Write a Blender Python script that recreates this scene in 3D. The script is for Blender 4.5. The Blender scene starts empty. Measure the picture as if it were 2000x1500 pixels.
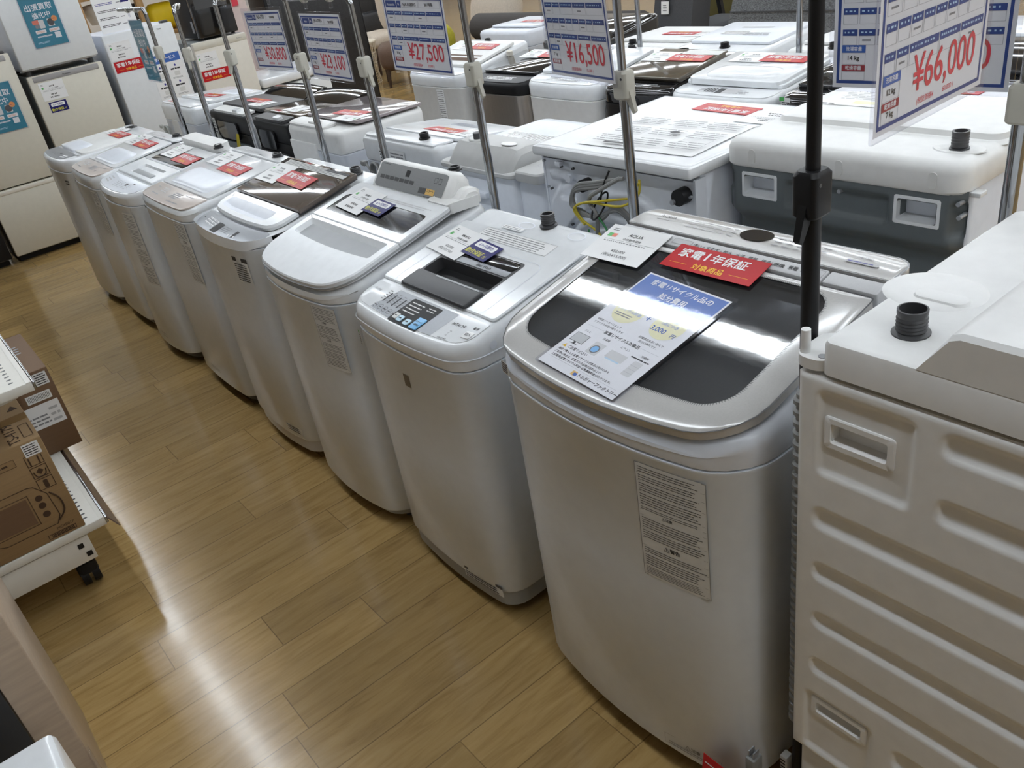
import bpy, math, random
from mathutils import Vector, Matrix
C = bpy.context.scene.collection
PI = math.pi
RND = random.Random(7)

# ------------------------------------------------------------------ camera
cam = bpy.data.cameras.new('camera')
cam.sensor_width = 36.0
cam.lens = 36.0 * 1650.0 / 2000.0
cam.clip_start = 0.02
cam.clip_end = 100
camo = bpy.data.objects.new('camera', cam)
C.objects.link(camo)
_r = Vector((0.7650503753263724, -0.6256287541180952, -0.1525994273698844))
_d = Vector((-0.4192856424153142, -0.3040757998779002, -0.8554165406356089))
_f = Vector((0.48877139163145983, 0.7184194944106508, -0.49495045890815265))
camo.matrix_world = Matrix(((_r.x, -_d.x, -_f.x, 0), (_r.y, -_d.y, -_f.y, 0), (_r.z, -_d.z, -_f.z, 1.65), (0, 0, 0, 1)))
bpy.context.scene.camera = camo

# ------------------------------------------------------------------ world, exposure
sc = bpy.context.scene
w = bpy.data.worlds.new('store_world')
sc.world = w
w.use_nodes = True
w.node_tree.nodes['Background'].inputs[0].default_value = (0.9, 0.93, 1.0, 1)
w.node_tree.nodes['Background'].inputs[1].default_value = 0.12
sc.view_settings.view_transform = 'Standard'
sc.view_settings.look = 'None'
sc.view_settings.gamma = 1.0
sc.view_settings.exposure = 0.0
sc.view_settings.use_curve_mapping = False
try:
    sc.cycles.max_bounces = 8
    sc.cycles.transparent_max_bounces = 16
    sc.cycles.sample_clamp_indirect = 6.0
    sc.cycles.caustics_reflective = False
    sc.cycles.caustics_refractive = False
except Exception:
    pass
TUBE_POWER = 20.0           # strength of the fluorescent tubes (in ceiling_light)

# ------------------------------------------------------------------ materials
def new_mat(name):
    m = bpy.data.materials.new(name)
    m.use_nodes = True
    nt = m.node_tree
    return m, nt, nt.nodes['Principled BSDF']

def mat(name, col, rough=0.4, metal=0.0, var=0.03, scale=30.0, spec=0.5, coat=0.0, stretch=None, rvar=0.015, bump=0.0):
    m, nt, b = new_mat(name)
    tc = nt.nodes.new('ShaderNodeTexCoord')
    nz = nt.nodes.new('ShaderNodeTexNoise')
    nz.inputs['Scale'].default_value = scale
    nz.inputs['Detail'].default_value = 4
    if stretch:
        mp = nt.nodes.new('ShaderNodeMapping')
        mp.inputs['Scale'].default_value = stretch
        nt.links.new(tc.outputs['Object'], mp.inputs[0])
        nt.links.new(mp.outputs[0], nz.inputs['Vector'])
    else:
        nt.links.new(tc.outputs['Object'], nz.inputs['Vector'])
    rp = nt.nodes.new('ShaderNodeValToRGB')
    rp.color_ramp.elements[0].position = 0.3
    rp.color_ramp.elements[1].position = 0.7
    rp.color_ramp.elements[0].color = tuple(c * (1 - var) for c in col) + (1,)
    rp.color_ramp.elements[1].color = tuple(min(1, c * (1 + var)) for c in col) + (1,)
    nt.links.new(nz.outputs['Fac'], rp.inputs[0])
    nt.links.new(rp.outputs[0], b.inputs['Base Color'])
    mr = nt.nodes.new('ShaderNodeMapRange')
    mr.inputs[3].default_value = max(0.02, rough - rvar * rough * 2)
    mr.inputs[4].default_value = min(1, rough + rvar * rough * 2)
    nt.links.new(nz.outputs['Fac'], mr.inputs[0])
    nt.links.new(mr.outputs[0], b.inputs['Roughness'])
    b.inputs['Metallic'].default_value = metal
    b.inputs['Specular IOR Level'].default_value = spec
    b.inputs['Coat Weight'].default_value = coat
    b.inputs['Coat Roughness'].default_value = 0.08
    if bump:
        bp = nt.nodes.new('ShaderNodeBump')
        bp.inputs['Strength'].default_value = bump
        bp.inputs['Distance'].default_value = 0.004
        nt.links.new(nz.outputs['Fac'], bp.inputs['Height'])
        nt.links.new(bp.outputs[0], b.inputs['Normal'])
    return m

def clear_mat(name, tint=(0.96, 0.97, 0.99), gloss=0.10, rough=0.06, body=0.0, bodycol=(0.5, 0.5, 0.5)):
    m = bpy.data.materials.new(name)
    m.use_nodes = True
    nt = m.node_tree
    nt.nodes.clear()
    out = nt.nodes.new('ShaderNodeOutputMaterial')
    tr = nt.nodes.new('ShaderNodeBsdfTransparent')
    tr.inputs[0].default_value = tint + (1,)
    gl = nt.nodes.new('ShaderNodeBsdfGlossy')
    gl.inputs['Roughness'].default_value = rough
    nz = nt.nodes.new('ShaderNodeTexNoise')
    nz.inputs['Scale'].default_value = 12
    bp = nt.nodes.new('ShaderNodeBump')
    bp.inputs['Strength'].default_value = 0.02
    bp.inputs['Distance'].default_value = 0.002
    nt.links.new(nz.outputs['Fac'], bp.inputs['Height'])
    nt.links.new(bp.outputs[0], gl.inputs['Normal'])
    fr = nt.nodes.new('ShaderNodeLayerWeight')
    pw = nt.nodes.new('ShaderNodeMath')
    pw.operation = 'POWER'
    pw.inputs[1].default_value = 4.0
    nt.links.new(fr.outputs['Facing'], pw.inputs[0])
    ad = nt.nodes.new('ShaderNodeMath')
    ad.operation = 'MULTIPLY_ADD'
    ad.inputs[1].default_value = 0.6
    ad.inputs[2].default_value = gloss * 0.6
    ad.use_clamp = True
    nt.links.new(pw.outputs[0], ad.inputs[0])
    base = tr.outputs[0]
    if body > 0:
        df = nt.nodes.new('ShaderNodeBsdfDiffuse')
        df.inputs[0].default_value = bodycol + (1,)
        mb = nt.nodes.new('ShaderNodeMixShader')
        mb.inputs[0].default_value = body
        nt.links.new(tr.outputs[0], mb.inputs[1])
        nt.links.new(df.outputs[0], mb.inputs[2])
        base = mb.outputs[0]
    mx = nt.nodes.new('ShaderNodeMixShader')
    nt.links.new(ad.outputs[0], mx.inputs[0])
    nt.links.new(base, mx.inputs[1])
    nt.links.new(gl.outputs[0], mx.inputs[2])
    nt.links.new(mx.outputs[0], out.inputs[0])
    return m

M = {}
M['white'] = mat('gloss_white_plastic', (0.80, 0.82, 0.84), 0.22, coat=0.3)
M['white_body'] = mat('painted_white_steel', (0.70, 0.735, 0.775), 0.26, var=0.02)
M['white_warm'] = mat('warm_white_plastic', (0.80, 0.80, 0.785), 0.35)
M['white_matte'] = mat('matte_white_plastic', (0.80, 0.80, 0.79), 0.45)
M['white_cool'] = mat('cool_white_plastic', (0.74, 0.77, 0.83), 0.28)
M['pearl'] = mat('pearl_grey_plastic', (0.56, 0.56, 0.57), 0.32, scale=400)
M['silver'] = mat('silver_plastic', (0.36, 0.375, 0.40), 0.36, metal=0.45, scale=200)
M['lidgrey'] = mat('champagne_grey_lid', (0.50, 0.49, 0.475), 0.17, coat=0.5, scale=300)
M['beige'] = mat('beige_control_panel', (0.62, 0.545, 0.50), 0.25, coat=0.3)
M['panelgrey'] = mat('grey_control_panel', (0.24, 0.245, 0.25), 0.42, metal=0.2, scale=150)
M['midgrey'] = mat('mid_grey_plastic', (0.34, 0.35, 0.36), 0.4)
M['basegrey'] = mat('grey_plinth_plastic', (0.36, 0.37, 0.37), 0.55)
M['dark'] = mat('dark_grey_plastic', (0.055, 0.055, 0.058), 0.4)
M['black'] = mat('black_plastic', (0.009, 0.009, 0.010), 0.45, spec=0.3)
M['blackgloss'] = mat('gloss_black_glass', (0.010, 0.010, 0.011), 0.06, coat=0.6)
M['bronzeglass'] = mat('bronze_tinted_glass', (0.115, 0.092, 0.078), 0.06, coat=0.8)
M['roseglass'] = mat('rose_grey_glass', (0.30, 0.26, 0.265), 0.08, coat=0.6)
M['brownglass'] = mat('brown_glass', (0.105, 0.085, 0.062), 0.10, coat=0.6)
M['smokeglass'] = clear_mat('smoked_lid_glass', (0.36, 0.37, 0.39), 0.16, 0.03, 0.18, (0.07, 0.075, 0.08))
M['darkdot'] = mat('dark_window_frit', (0.20, 0.20, 0.20), 0.2, coat=0.4)
M['stainless'] = mat('brushed_stainless', (0.52, 0.48, 0.44), 0.30, metal=0.75, scale=8, stretch=(60, 60, 0.5), var=0.08)
M['chrome'] = mat('chrome_tube', (0.36, 0.37, 0.385), 0.14, metal=1.0)
M['putty'] = mat('putty_grey_plastic', (0.46, 0.445, 0.385), 0.55)
M['paper'] = mat('white_card', (0.86, 0.86, 0.86), 0.35, spec=0.4, var=0.01)
M['printwhite'] = mat('white_print', (0.90, 0.90, 0.90), 0.35, spec=0.3, var=0.01)
M['red'] = mat('red_print', (0.50, 0.016, 0.022), 0.3, var=0.01, spec=0.22)
M['pricered'] = mat('price_red_print', (0.72, 0.055, 0.085), 0.35, var=0.01)
M['darkred'] = mat('dark_red_print', (0.36, 0.045, 0.06), 0.35, var=0.01)
M['yellow'] = mat('yellow_print', (0.90, 0.55, 0.02), 0.3, var=0.01)
M['navy'] = mat('navy_print', (0.022, 0.020, 0.140), 0.3, var=0.01, spec=0.22)
M['navytext'] = mat('navy_text', (0.06, 0.055, 0.30), 0.35, var=0.01)
M['lime'] = mat('lime_print', (0.62, 0.60, 0.06), 0.3, var=0.01)
M['blue'] = mat('blue_print', (0.035, 0.075, 0.27), 0.3, var=0.01)
M['blue2'] = mat('bright_blue_print', (0.05, 0.14, 0.46), 0.3, var=0.01)
M['ink'] = mat('black_ink', (0.03, 0.03, 0.032), 0.45, var=0.01)
M['greyink'] = mat('grey_ink', (0.24, 0.24, 0.25), 0.45, var=0.01)
M['paleink'] = mat('pale_grey_ink', (0.50, 0.50, 0.51), 0.45, var=0.01)
M['labelpaper'] = mat('silver_grey_label', (0.70, 0.70, 0.68), 0.4, var=0.01)
M['paleyellow'] = mat('pale_yellow_print', (0.84, 0.80, 0.48), 0.3, var=0.01)
M['green'] = mat('green_print', (0.08, 0.42, 0.10), 0.35, var=0.01)
M['orange'] = mat('orange_print', (0.80, 0.30, 0.08), 0.35, var=0.01)
M['coral'] = mat('coral_print', (0.75, 0.20, 0.13), 0.35, var=0.01)
M['teal'] = mat('teal_print', (0.02, 0.21, 0.30), 0.3, var=0.01)
M['skyblue'] = mat('sky_blue_button', (0.22, 0.52, 0.85), 0.3, var=0.01)
M['paleblue'] = mat('pale_blue_button', (0.55, 0.75, 0.88), 0.3, var=0.01)
M['amber'] = mat('amber_button', (0.82, 0.52, 0.16), 0.3, var=0.01)
M['taupe'] = mat('taupe_emblem', (0.16, 0.135, 0.11), 0.3, metal=0.3)
M['hood'] = mat('grey_hood_plastic', (0.56, 0.56, 0.55), 0.4)
M['sleeve'] = clear_mat('clear_vinyl_sleeve', (0.95, 0.955, 0.985), 0.07, 0.035)
M['cord'] = mat('grey_cord_rubber', (0.23, 0.23, 0.225), 0.5)
M['whitecord'] = mat('pale_cord_rubber', (0.55, 0.56, 0.53), 0.5)
M['earth'] = mat('yellow_earth_wire', (0.55, 0.44, 0.03), 0.45)
M['greenwire'] = mat('green_earth_wire', (0.03, 0.20, 0.07), 0.45)
M['bgrey'] = mat('blue_grey_moulding', (0.115, 0.133, 0.139), 0.42)
M['cream'] = mat('cream_fridge_paint', (0.66, 0.63, 0.54), 0.38, var=0.02)
M['creamlight'] = mat('light_cream_paint', (0.72, 0.68, 0.60), 0.4, var=0.02)
M['fridgewhite'] = mat('white_fridge_paint', (0.74, 0.76, 0.77), 0.35, var=0.02)
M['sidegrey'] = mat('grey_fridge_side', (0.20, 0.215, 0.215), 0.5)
M['handlegrey'] = mat('grey_handle_strip', (0.36, 0.35, 0.345), 0.4)
M['cardboard'] = mat('brown_cardboard', (0.29, 0.185, 0.085), 0.75, scale=6, stretch=(1, 1, 30), var=0.07)
M['cardboard2'] = mat('dark_brown_cardboard', (0.165, 0.093, 0.048), 0.7, scale=6, stretch=(1, 1, 30), var=0.06)
M['boxtape'] = clear_mat('clear_packing_tape', (0.86, 0.80, 0.68), 0.10, 0.12)
M['brownink'] = mat('brown_box_ink', (0.06, 0.03, 0.014), 0.7, var=0.02)
M['shelfwhite'] = mat('ivory_shelf_paint', (0.72, 0.70, 0.64), 0.4, var=0.02)
M['brownacrylic'] = mat('brown_acrylic_strip', (0.16, 0.11, 0.09), 0.2)
M['darkfabric'] = mat('charcoal_brown_fabric', (0.060, 0.053, 0.050), 0.9, scale=250, var=0.25, bump=0.3)
M['darkfabric2'] = mat('charcoal_grey_fabric', (0.062, 0.064, 0.070), 0.9, scale=250, var=0.25, bump=0.3)
M['greyfabric'] = mat('mottled_grey_fabric', (0.125, 0.130, 0.135), 0.95, scale=70, var=0.55, bump=0.4, stretch=(1, 1, 2.5))
M['blackleather'] = mat('black_leatherette', (0.016, 0.016, 0.018), 0.35, scale=60, var=0.3, bump=0.2)
M['beigefabric'] = mat('beige_fabric', (0.58, 0.50, 0.41), 0.9, scale=60, var=0.08, bump=0.3)
M['brownfabric'] = mat('brown_fabric', (0.135, 0.085, 0.060), 0.9, scale=100, var=0.1)
M['darkwood'] = mat('dark_wood', (0.055, 0.032, 0.022), 0.4, scale=8, stretch=(1, 1, 12), var=0.2)
M['oakwood'] = mat('orange_oak_wood', (0.36, 0.205, 0.075), 0.45, scale=6, stretch=(8, 8, 1), var=0.18)
M['creamwire'] = mat('cream_wire', (0.66, 0.58, 0.45), 0.45)
M['olive'] = mat('olive_yellow_fabric', (0.40, 0.36, 0.03), 0.85, scale=40, var=0.12)
M['olivedark'] = mat('dark_olive_fabric', (0.12, 0.105, 0.035), 0.85)
M['brightyellow'] = mat('bright_yellow_vinyl', (0.85, 0.62, 0.01), 0.5)
M['wallpaint'] = mat('warm_white_wall', (0.62, 0.58, 0.53), 0.85, scale=4)
M['walldim'] = mat('bounce_cutting_brown_grey', (0.20, 0.18, 0.16), 0.8, scale=4)
M['ceilpaint'] = mat('ceiling_board', (0.34, 0.34, 0.335), 0.9, scale=5)
M['pink'] = mat('pale_pink_board', (0.62, 0.50, 0.46), 0.6)
M['floorreflect'] = mat('painted_floor_reflection', (0.42, 0.33, 0.25), 0.3, scale=5, stretch=(2, 2, 18), var=0.10)  # brown streaks paint the floor's reflection onto a glossy appliance side
M['lens'] = mat('milky_display', (0.62, 0.63, 0.62), 0.2)

def floor_material():
    m, nt, b = new_mat('oak_plank_floor')
    N, L = nt.nodes, nt.links
    tc = N.new('ShaderNodeTexCoord')
    sx = N.new('ShaderNodeSeparateXYZ')
    L.new(tc.outputs['Object'], sx.inputs[0])
    def math_(op, a, bb=None, c=None):
        n = N.new('ShaderNodeMath')
        n.operation = op
        for i, v in enumerate((a, bb, c)):
            if v is None:
                continue
            if isinstance(v, (int, float)):
                n.inputs[i].default_value = v
            else:
                L.new(v, n.inputs[i])
        return n.outputs[0]
    PW, PLEN = 0.1498, 0.915
    ry = math_('DIVIDE', math_('SUBTRACT', sx.outputs['Y'], 1.523 - 50 * PW), PW)
    row = math_('FLOOR', ry)
    fy = math_('FRACT', ry)
    wn = N.new('ShaderNodeTexWhiteNoise')
    wn.noise_dimensions = '1D'
    L.new(row, wn.inputs['W'])
    rx = math_('ADD', math_('DIVIDE', sx.outputs['X'], PLEN), math_('MULTIPLY', wn.outputs['Value'], 7.0))
    idx = math_('FLOOR', rx)
    fx = math_('FRACT', rx)
    pid = math_('ADD', math_('MULTIPLY', row, 13.37), math_('MULTIPLY', idx, 3.71))
    wn2 = N.new('ShaderNodeTexWhiteNoise')
    wn2.noise_dimensions = '1D'
    L.new(pid, wn2.inputs['W'])
    # grain
    cb = N.new('ShaderNodeCombineXYZ')
    L.new(math_('MULTIPLY', sx.outputs['X'], 2.2), cb.inputs[0])
    L.new(math_('MULTIPLY', sx.outputs['Y'], 17.0), cb.inputs[1])
    L.new(math_('MULTIPLY', wn2.outputs['Value'], 40.0), cb.inputs[2])
    g1 = N.new('ShaderNodeTexNoise')
    g1.inputs['Scale'].default_value = 2.6
    g1.inputs['Detail'].default_value = 7
    g1.inputs['Roughness'].default_value = 0.62
    g1.inputs['Distortion'].default_value = 0.6
    L.new(cb.outputs[0], g1.inputs['Vector'])
    g2 = N.new('ShaderNodeTexNoise')
    g2.inputs['Scale'].default_value = 0.9
    g2.inputs['Detail'].default_value = 3
    L.new(cb.outputs[0], g2.inputs['Vector'])
    rp = N.new('ShaderNodeValToRGB')
    e = rp.color_ramp.elements
    e[0].position = 0.22
    e[0].color = (0.262, 0.160, 0.056, 1)
    e[1].position = 0.82
    e[1].color = (0.465, 0.318, 0.134, 1)
    k = e.new(0.5)
    k.color = (0.385, 0.250, 0.097, 1)
    L.new(g1.outputs['Fac'], rp.inputs[0])
    hs = N.new('ShaderNodeHueSaturation')
    L.new(rp.outputs[0], hs.inputs['Color'])
    val = math_('MULTIPLY_ADD', wn2.outputs['Value'], 0.22, 0.86)
    val2 = math_('MULTIPLY', val, math_('MULTIPLY_ADD', g2.outputs['Fac'], 0.25, 0.87))
    L.new(val2, hs.inputs['Value'])
    # seams
    sy = math_('MAXIMUM', math_('LESS_THAN', fy, 0.013), math_('GREATER_THAN', fy, 0.993))
    sxx = math_('LESS_THAN', fx, 0.0028)
    seam = math_('MAXIMUM', sy, sxx)
    mx = N.new('ShaderNodeMix')
    mx.data_type = 'RGBA'
    L.new(math_('MULTIPLY', seam, 0.55), mx.inputs['Factor'])
    L.new(hs.outputs[0], mx.inputs['A'])
    mx.inputs['B'].default_value = (0.075, 0.042, 0.018, 1)
    L.new(mx.outputs['Result'], b.inputs['Base Color'])
    sn = N.new('ShaderNodeTexNoise')
    sn.inputs['Scale'].default_value = 5
    sn.inputs['Detail'].default_value = 8
    L.new(tc.outputs['Object'], sn.inputs['Vector'])
    mr = N.new('ShaderNodeMapRange')
    mr.inputs[3].default_value = 0.15
    mr.inputs[4].default_value = 0.23
    L.new(sn.outputs['Fac'], mr.inputs[0])
    L.new(mr.outputs[0], b.inputs['Roughness'])
    b.inputs['Specular IOR Level'].default_value = 0.5
    b.inputs['Coat Weight'].default_value = 0.25
    b.inputs['Coat Roughness'].default_value = 0.09
    bp = N.new('ShaderNodeBump')
    bp.inputs['Strength'].default_value = 0.18
    bp.inputs['Distance'].default_value = 0.0012
    hgt = math_('SUBTRACT', math_('MULTIPLY', g1.outputs['Fac'], 0.08), seam)
    L.new(hgt, bp.inputs['Height'])
    L.new(bp.outputs[0], b.inputs['Normal'])
    return m
M['floor'] = floor_material()

def tube_material():
    m, nt, b = new_mat('fluorescent_tube')
    b.inputs['Base Color'].default_value = (0.9, 0.9, 0.9, 1)
    nz = nt.nodes.new('ShaderNodeTexNoise')
    nz.inputs['Scale'].default_value = 0.5
    mr = nt.nodes.new('ShaderNodeMapRange')
    mr.inputs[3].default_value = TUBE_POWER * 0.97
    mr.inputs[4].default_value = TUBE_POWER * 1.03
    nt.links.new(nz.outputs['Fac'], mr.inputs[0])
    b.inputs['Emission Color'].default_value = (0.875, 0.94, 1.0, 1)
    nt.links.new(mr.outputs[0], b.inputs['Emission Strength'])
    return m
M['tube'] = tube_material()

# ------------------------------------------------------------------ mesh building
TXT = {}
def text_mesh(s, bold=0.0):
    """glyph outlines as (verts, faces), height of one em = 1, left edge at 0"""
    key = s
    if key not in TXT:
        cu = bpy.data.curves.new('lettering', 'FONT')
        cu.body = s
        cu.size = 1.0
        cu.resolution_u = 5 if len(s) < 12 else 2
        o = bpy.data.objects.new('lettering', cu)
        C.objects.link(o)
        dg = bpy.context.evaluated_depsgraph_get()
        dg.update()
        me = bpy.data.meshes.new_from_object(o.evaluated_get(dg))
        vs = [(v.co.x, v.co.y) for v in me.vertices]
        fs = [tuple(p.vertices) for p in me.polygons]
        bpy.data.objects.remove(o)
        bpy.data.curves.remove(cu)
        bpy.data.meshes.remove(me)
        x0 = min(v[0] for v in vs); x1 = max(v[0] for v in vs)
        y0 = min(v[1] for v in vs); y1 = max(v[1] for v in vs)
        TXT[key] = ([(v[0] - x0, v[1] - y0) for v in vs], fs, x1 - x0, y1 - y0)
    return TXT[key]

def rr(x0, y0, x1, y1, r, n=5):
    """rounded rectangle outline, counter-clockwise, 4*(n+1) points plus edge points"""
    r = max(1e-4, min(r, (x1 - x0) / 2 - 1e-5, (y1 - y0) / 2 - 1e-5))
    pts = []
    for cx, cy, a in ((x0 + r, y0 + r, PI), (x1 - r, y0 + r, 1.5 * PI), (x1 - r, y1 - r, 0), (x0 + r, y1 - r, 0.5 * PI)):
        for i in range(n + 1):
            t = a + 0.5 * PI * i / n
            pts.append((cx + r * math.cos(t), cy + r * math.sin(t)))
    return pts

def rrf(x0, y0, x1, y1, rf, rb, n=5, ne=8):
    """rounded rectangle with its own front and back radii and a subdivided front edge"""
    pts = []
    m = min((x1 - x0), (y1 - y0)) / 2 - 1e-4
    rf = max(1e-4, min(rf, m)); rb = max(1e-4, min(rb, m))
    for cx, cy, a, r in ((x0 + rf, y0 + rf, PI, rf), (x1 - rf, y0 + rf, 1.5 * PI, rf), (x1 - rb, y1 - rb, 0, rb), (x0 + rb, y1 - rb, 0.5 * PI, rb)):
        for i in range(n + 1):
            t = a + 0.5 * PI * i / n
            pts.append((cx + r * math.cos(t), cy + r * math.sin(t)))
        if a == PI:
            for i in range(1, ne):
                pts.append((x0 + rf + (x1 - x0 - 2 * rf) * i / ne, y0))
    return pts

def ell(cx, cy, rx, ry, n=28):
    return [(cx + rx * math.cos(2 * PI * i / n), cy + ry * math.sin(2 * PI * i / n)) for i in range(n)]

class MB:
    def __init__(s):
        s.v = []; s.f = []; s.m = []; s.mats = []
    def mi(s, m):
        m = M[m] if isinstance(m, str) else m
        if m not in s.mats:
            s.mats.append(m)
        return s.mats.index(m)
    def add(s, vs, fs, m):
        o = len(s.v)
        s.v += [tuple(p) for p in vs]
        k = s.mi(m)
        for f in fs:
            s.f.append(tuple(i + o for i in f)); s.m.append(k)
        return s
    def loft(s, rings, m, c0=True, c1=True, closed=True, m1=None):
        n = len(rings[0]); vs = [p for r in rings for p in r]; fs = []
        for a in range(len(rings) - 1):
            for i in range(n if closed else n - 1):
                j = (i + 1) % n
                fs.append((a * n + i, a * n + j, (a + 1) * n + j, (a + 1) * n + i))
        if c0: fs.append(tuple(range(n - 1, -1, -1)))
        s.add(vs, fs, m)
        if c1:
            o = len(s.v) - n
            s.f.append(tuple(o + i for i in range(n))); s.m.append(s.mi(m1 or m))
        return s
    def box(s, x0, x1, y0, y1, z0, z1, m, bev=0.0):
        if bev <= 0:
            vs = [(x, y, z) for z in (z0, z1) for x, y in ((x0, y0), (x1, y0), (x1, y1), (x0, y1))]
            return s.add(vs, [(3, 2, 1, 0), (4, 5, 6, 7), (0, 1, 5, 4), (1, 2, 6, 5), (2, 3, 7, 6), (3, 0, 4, 7)], m)
        b = min(bev, (z1 - z0) / 2.01, (x1 - x0) / 2.01, (y1 - y0) / 2.01)
        R = []
        for z, i in ((z0, b), (z0 + b * .3, b * .3), (z0 + b, 0), (z1 - b, 0), (z1 - b * .3, b * .3), (z1, b)):
            R.append([(x, y, z) for x, y in rr(x0 + i, y0 + i, x1 - i, y1 - i, b if i == 0 else b * .8, 3)])
        return s.loft(R, m)
    def cyl(s, p0, p1, r0, m, r1=None, n=20, c0=True, c1=True):
        p0 = Vector(p0); p1 = Vector(p1); r1 = r0 if r1 is None else r1
        d = (p1 - p0).normalized()
        a = d.orthogonal().normalized(); b = d.cross(a)
        R = [[tuple(p + (a * math.cos(2 * PI * i / n) + b * math.sin(2 * PI * i / n)) * r) for i in range(n)] for p, r in ((p0, r0), (p1, r1))]
        return s.loft(R, m, c0, c1)
    def lathe(s, prof, c, m, n=24, c0=True, c1=True):
        R = [[(c[0] + r * math.cos(2 * PI * i / n), c[1] + r * math.sin(2 * PI * i / n), c[2] + z) for i in range(n)] for r, z in prof]
        return s.loft(R, m, c0, c1)
    def tube(s, pts, r, m, n=8, smooth=6):
        P = [Vector(p) for p in pts]
        if smooth and len(P) > 2:
            Q = []
            for i in range(len(P) - 1):
                a = P[max(i - 1, 0)]; b = P[i]; c = P[i + 1]; d = P[min(i + 2, len(P) - 1)]
                for k in range(smooth):
                    t = k / smooth
                    Q.append(0.5 * ((2 * b) + (c - a) * t + (2 * a - 5 * b + 4 * c - d) * t * t + (3 * b - a - 3 * c + d) * t ** 3))
            Q.append(P[-1]); P = Q
        R = []; up = None
        for i, p in enumerate(P):
            d = (P[min(i + 1, len(P) - 1)] - P[max(i - 1, 0)])
            if d.length < 1e-9: d = Vector((0, 0, 1))
            d.normalize()
            if up is None: up = d.orthogonal().normalized()
            up = (up - d * up.dot(d))
            up = up.normalized() if up.length > 1e-6 else d.orthogonal().normalized()
            b = d.cross(up)
            R.append([tuple(p + (up * math.cos(2 * PI * k / n) + b * math.sin(2 * PI * k / n)) * r) for k in range(n)])
        return s.loft(R, m)
    def slab(s, out, F, h0, h1, m, bev=0.002, inset=None, c0=False):
        """outline raised on frame F from height h0 to h1 with an eased edge; inset(out, d) gives the inner outline"""
        cx = sum(p[0] for p in out) / len(out); cy = sum(p[1] for p in out) / len(out)
        def ins(d):
            if inset: return inset(d)
            mx = max(abs(p[0] - cx) for p in out); my = max(abs(p[1] - cy) for p in out)
            return [(cx + (p[0] - cx) * (1 - d / mx), cy + (p[1] - cy) * (1 - d / my)) for p in out]
        R = [[F(x, y, h0) for x, y in out], [F(x, y, h1 - bev) for x, y in out], [F(x, y, h1 - bev * .3) for x, y in ins(bev * .3)], [F(x, y, h1) for x, y in ins(bev)]]
        return s.loft(R, m, c0, True)
    def well(s, out, inner, F, h0, h1, depth, m, m2=None, bev=0.002, shrink=0.006, mside=None):
        """slab with one hollow of outline `inner` (same point count)"""
        cx = sum(p[0] for p in out) / len(out); cy = sum(p[1] for p in out) / len(out)
        mx = max(abs(p[0] - cx) for p in out); my = max(abs(p[1] - cy) for p in out)
        o2 = [(cx + (p[0] - cx) * (1 - bev / mx), cy + (p[1] - cy) * (1 - bev / my)) for p in out]
        ix = sum(p[0] for p in inner) / len(inner); iy = sum(p[1] for p in inner) / len(inner)
        nx = max(abs(p[0] - ix) for p in inner); ny = max(abs(p[1] - iy) for p in inner)
        i2 = [(ix + (p[0] - ix) * (1 - shrink / nx), iy + (p[1] - iy) * (1 - shrink / ny)) for p in inner]
        s.loft([[F(x, y, h0) for x, y in out], [F(x, y, h1 - bev) for x, y in out], [F(x, y, h1) for x, y in o2], [F(x, y, h1) for x, y in inner]], m, False, False)
        s.loft([[F(x, y, h1) for x, y in inner], [F(x, y, h1 - depth) for x, y in i2]], mside or m2 or m, False, True, m1=m2 or m)
        return s
    def rect(s, F, x0, y0, x1, y1, h, m):
        return s.add([F(x0, y0, h), F(x1, y0, h), F(x1, y1, h), F(x0, y1, h)], [(0, 1, 2, 3)], m)
    def poly(s, F, out, h, m):
        return s.add([F(x, y, h) for x, y in out], [tuple(range(len(out)))], m)
    def frame(s, F, x0, y0, x1, y1, t, h, m):
        s.rect(F, x0, y0, x1, y0 + t, h, m); s.rect(F, x0, y1 - t, x1, y1, h, m)
        s.rect(F, x0, y0 + t, x0 + t, y1 - t, h, m); return s.rect(F, x1 - t, y0 + t, x1, y1 - t, h, m)
    def ringp(s, F, o1, o2, h, m):
        n = len(o1)
        return s.add([F(x, y, h) for x, y in o1 + o2], [(i, (i + 1) % n, n + (i + 1) % n, n + i) for i in range(n)], m)
    def text(s, F, t, x, y, size, h, m, bold=0.02, align='l', width=None, rot=0.0, slant=0.0, tall=1.0):
        vs, fs, wd, ht = text_mesh(t, bold)
        sx = size if width is None else width / wd
        off = {'l': 0, 'c': -wd * sx / 2, 'r': -wd * sx}[align]
        c, sn = math.cos(rot), math.sin(rot)
        k = min(bold, .05) * .8 * sx
        for i, (dx, dy) in enumerate(((0, 0),) if bold < .012 else ((-k, 0), (k, 0), (0, k), (0, -k))):
            P = []
            for a, b in vs:
                px = a * sx + off + b * size * slant + dx; py = b * sx * tall + dy
                P.append(F(x + px * c - py * sn, y + px * sn + py * c, h + i * 2e-5))
            s.add(P, fs, m)
        return s
    def dashes(s, F, x0, y0, x1, y1, rows, m, h=0.0004, fill=0.42, full=0.85, seed=1, gap=0.15, wl=(1.2, 5.0)):
        """rows of small broken strokes standing for print too fine to read"""
        rn = random.Random(seed); p = (y1 - y0) / rows
        for i in range(rows):
            yb = y1 - (i + 0.72) * p; x = x0; end = x0 + (x1 - x0) * rn.uniform(full, 1.0)
            while x < end - p * 0.3:
                lw = min(rn.uniform(*wl) * p * 0.6, end - x)
                s.rect(F, x, yb, x + lw, yb + p * fill, h, m)
                x += lw + p * gap * rn.uniform(.8, 2)
        return s
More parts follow.
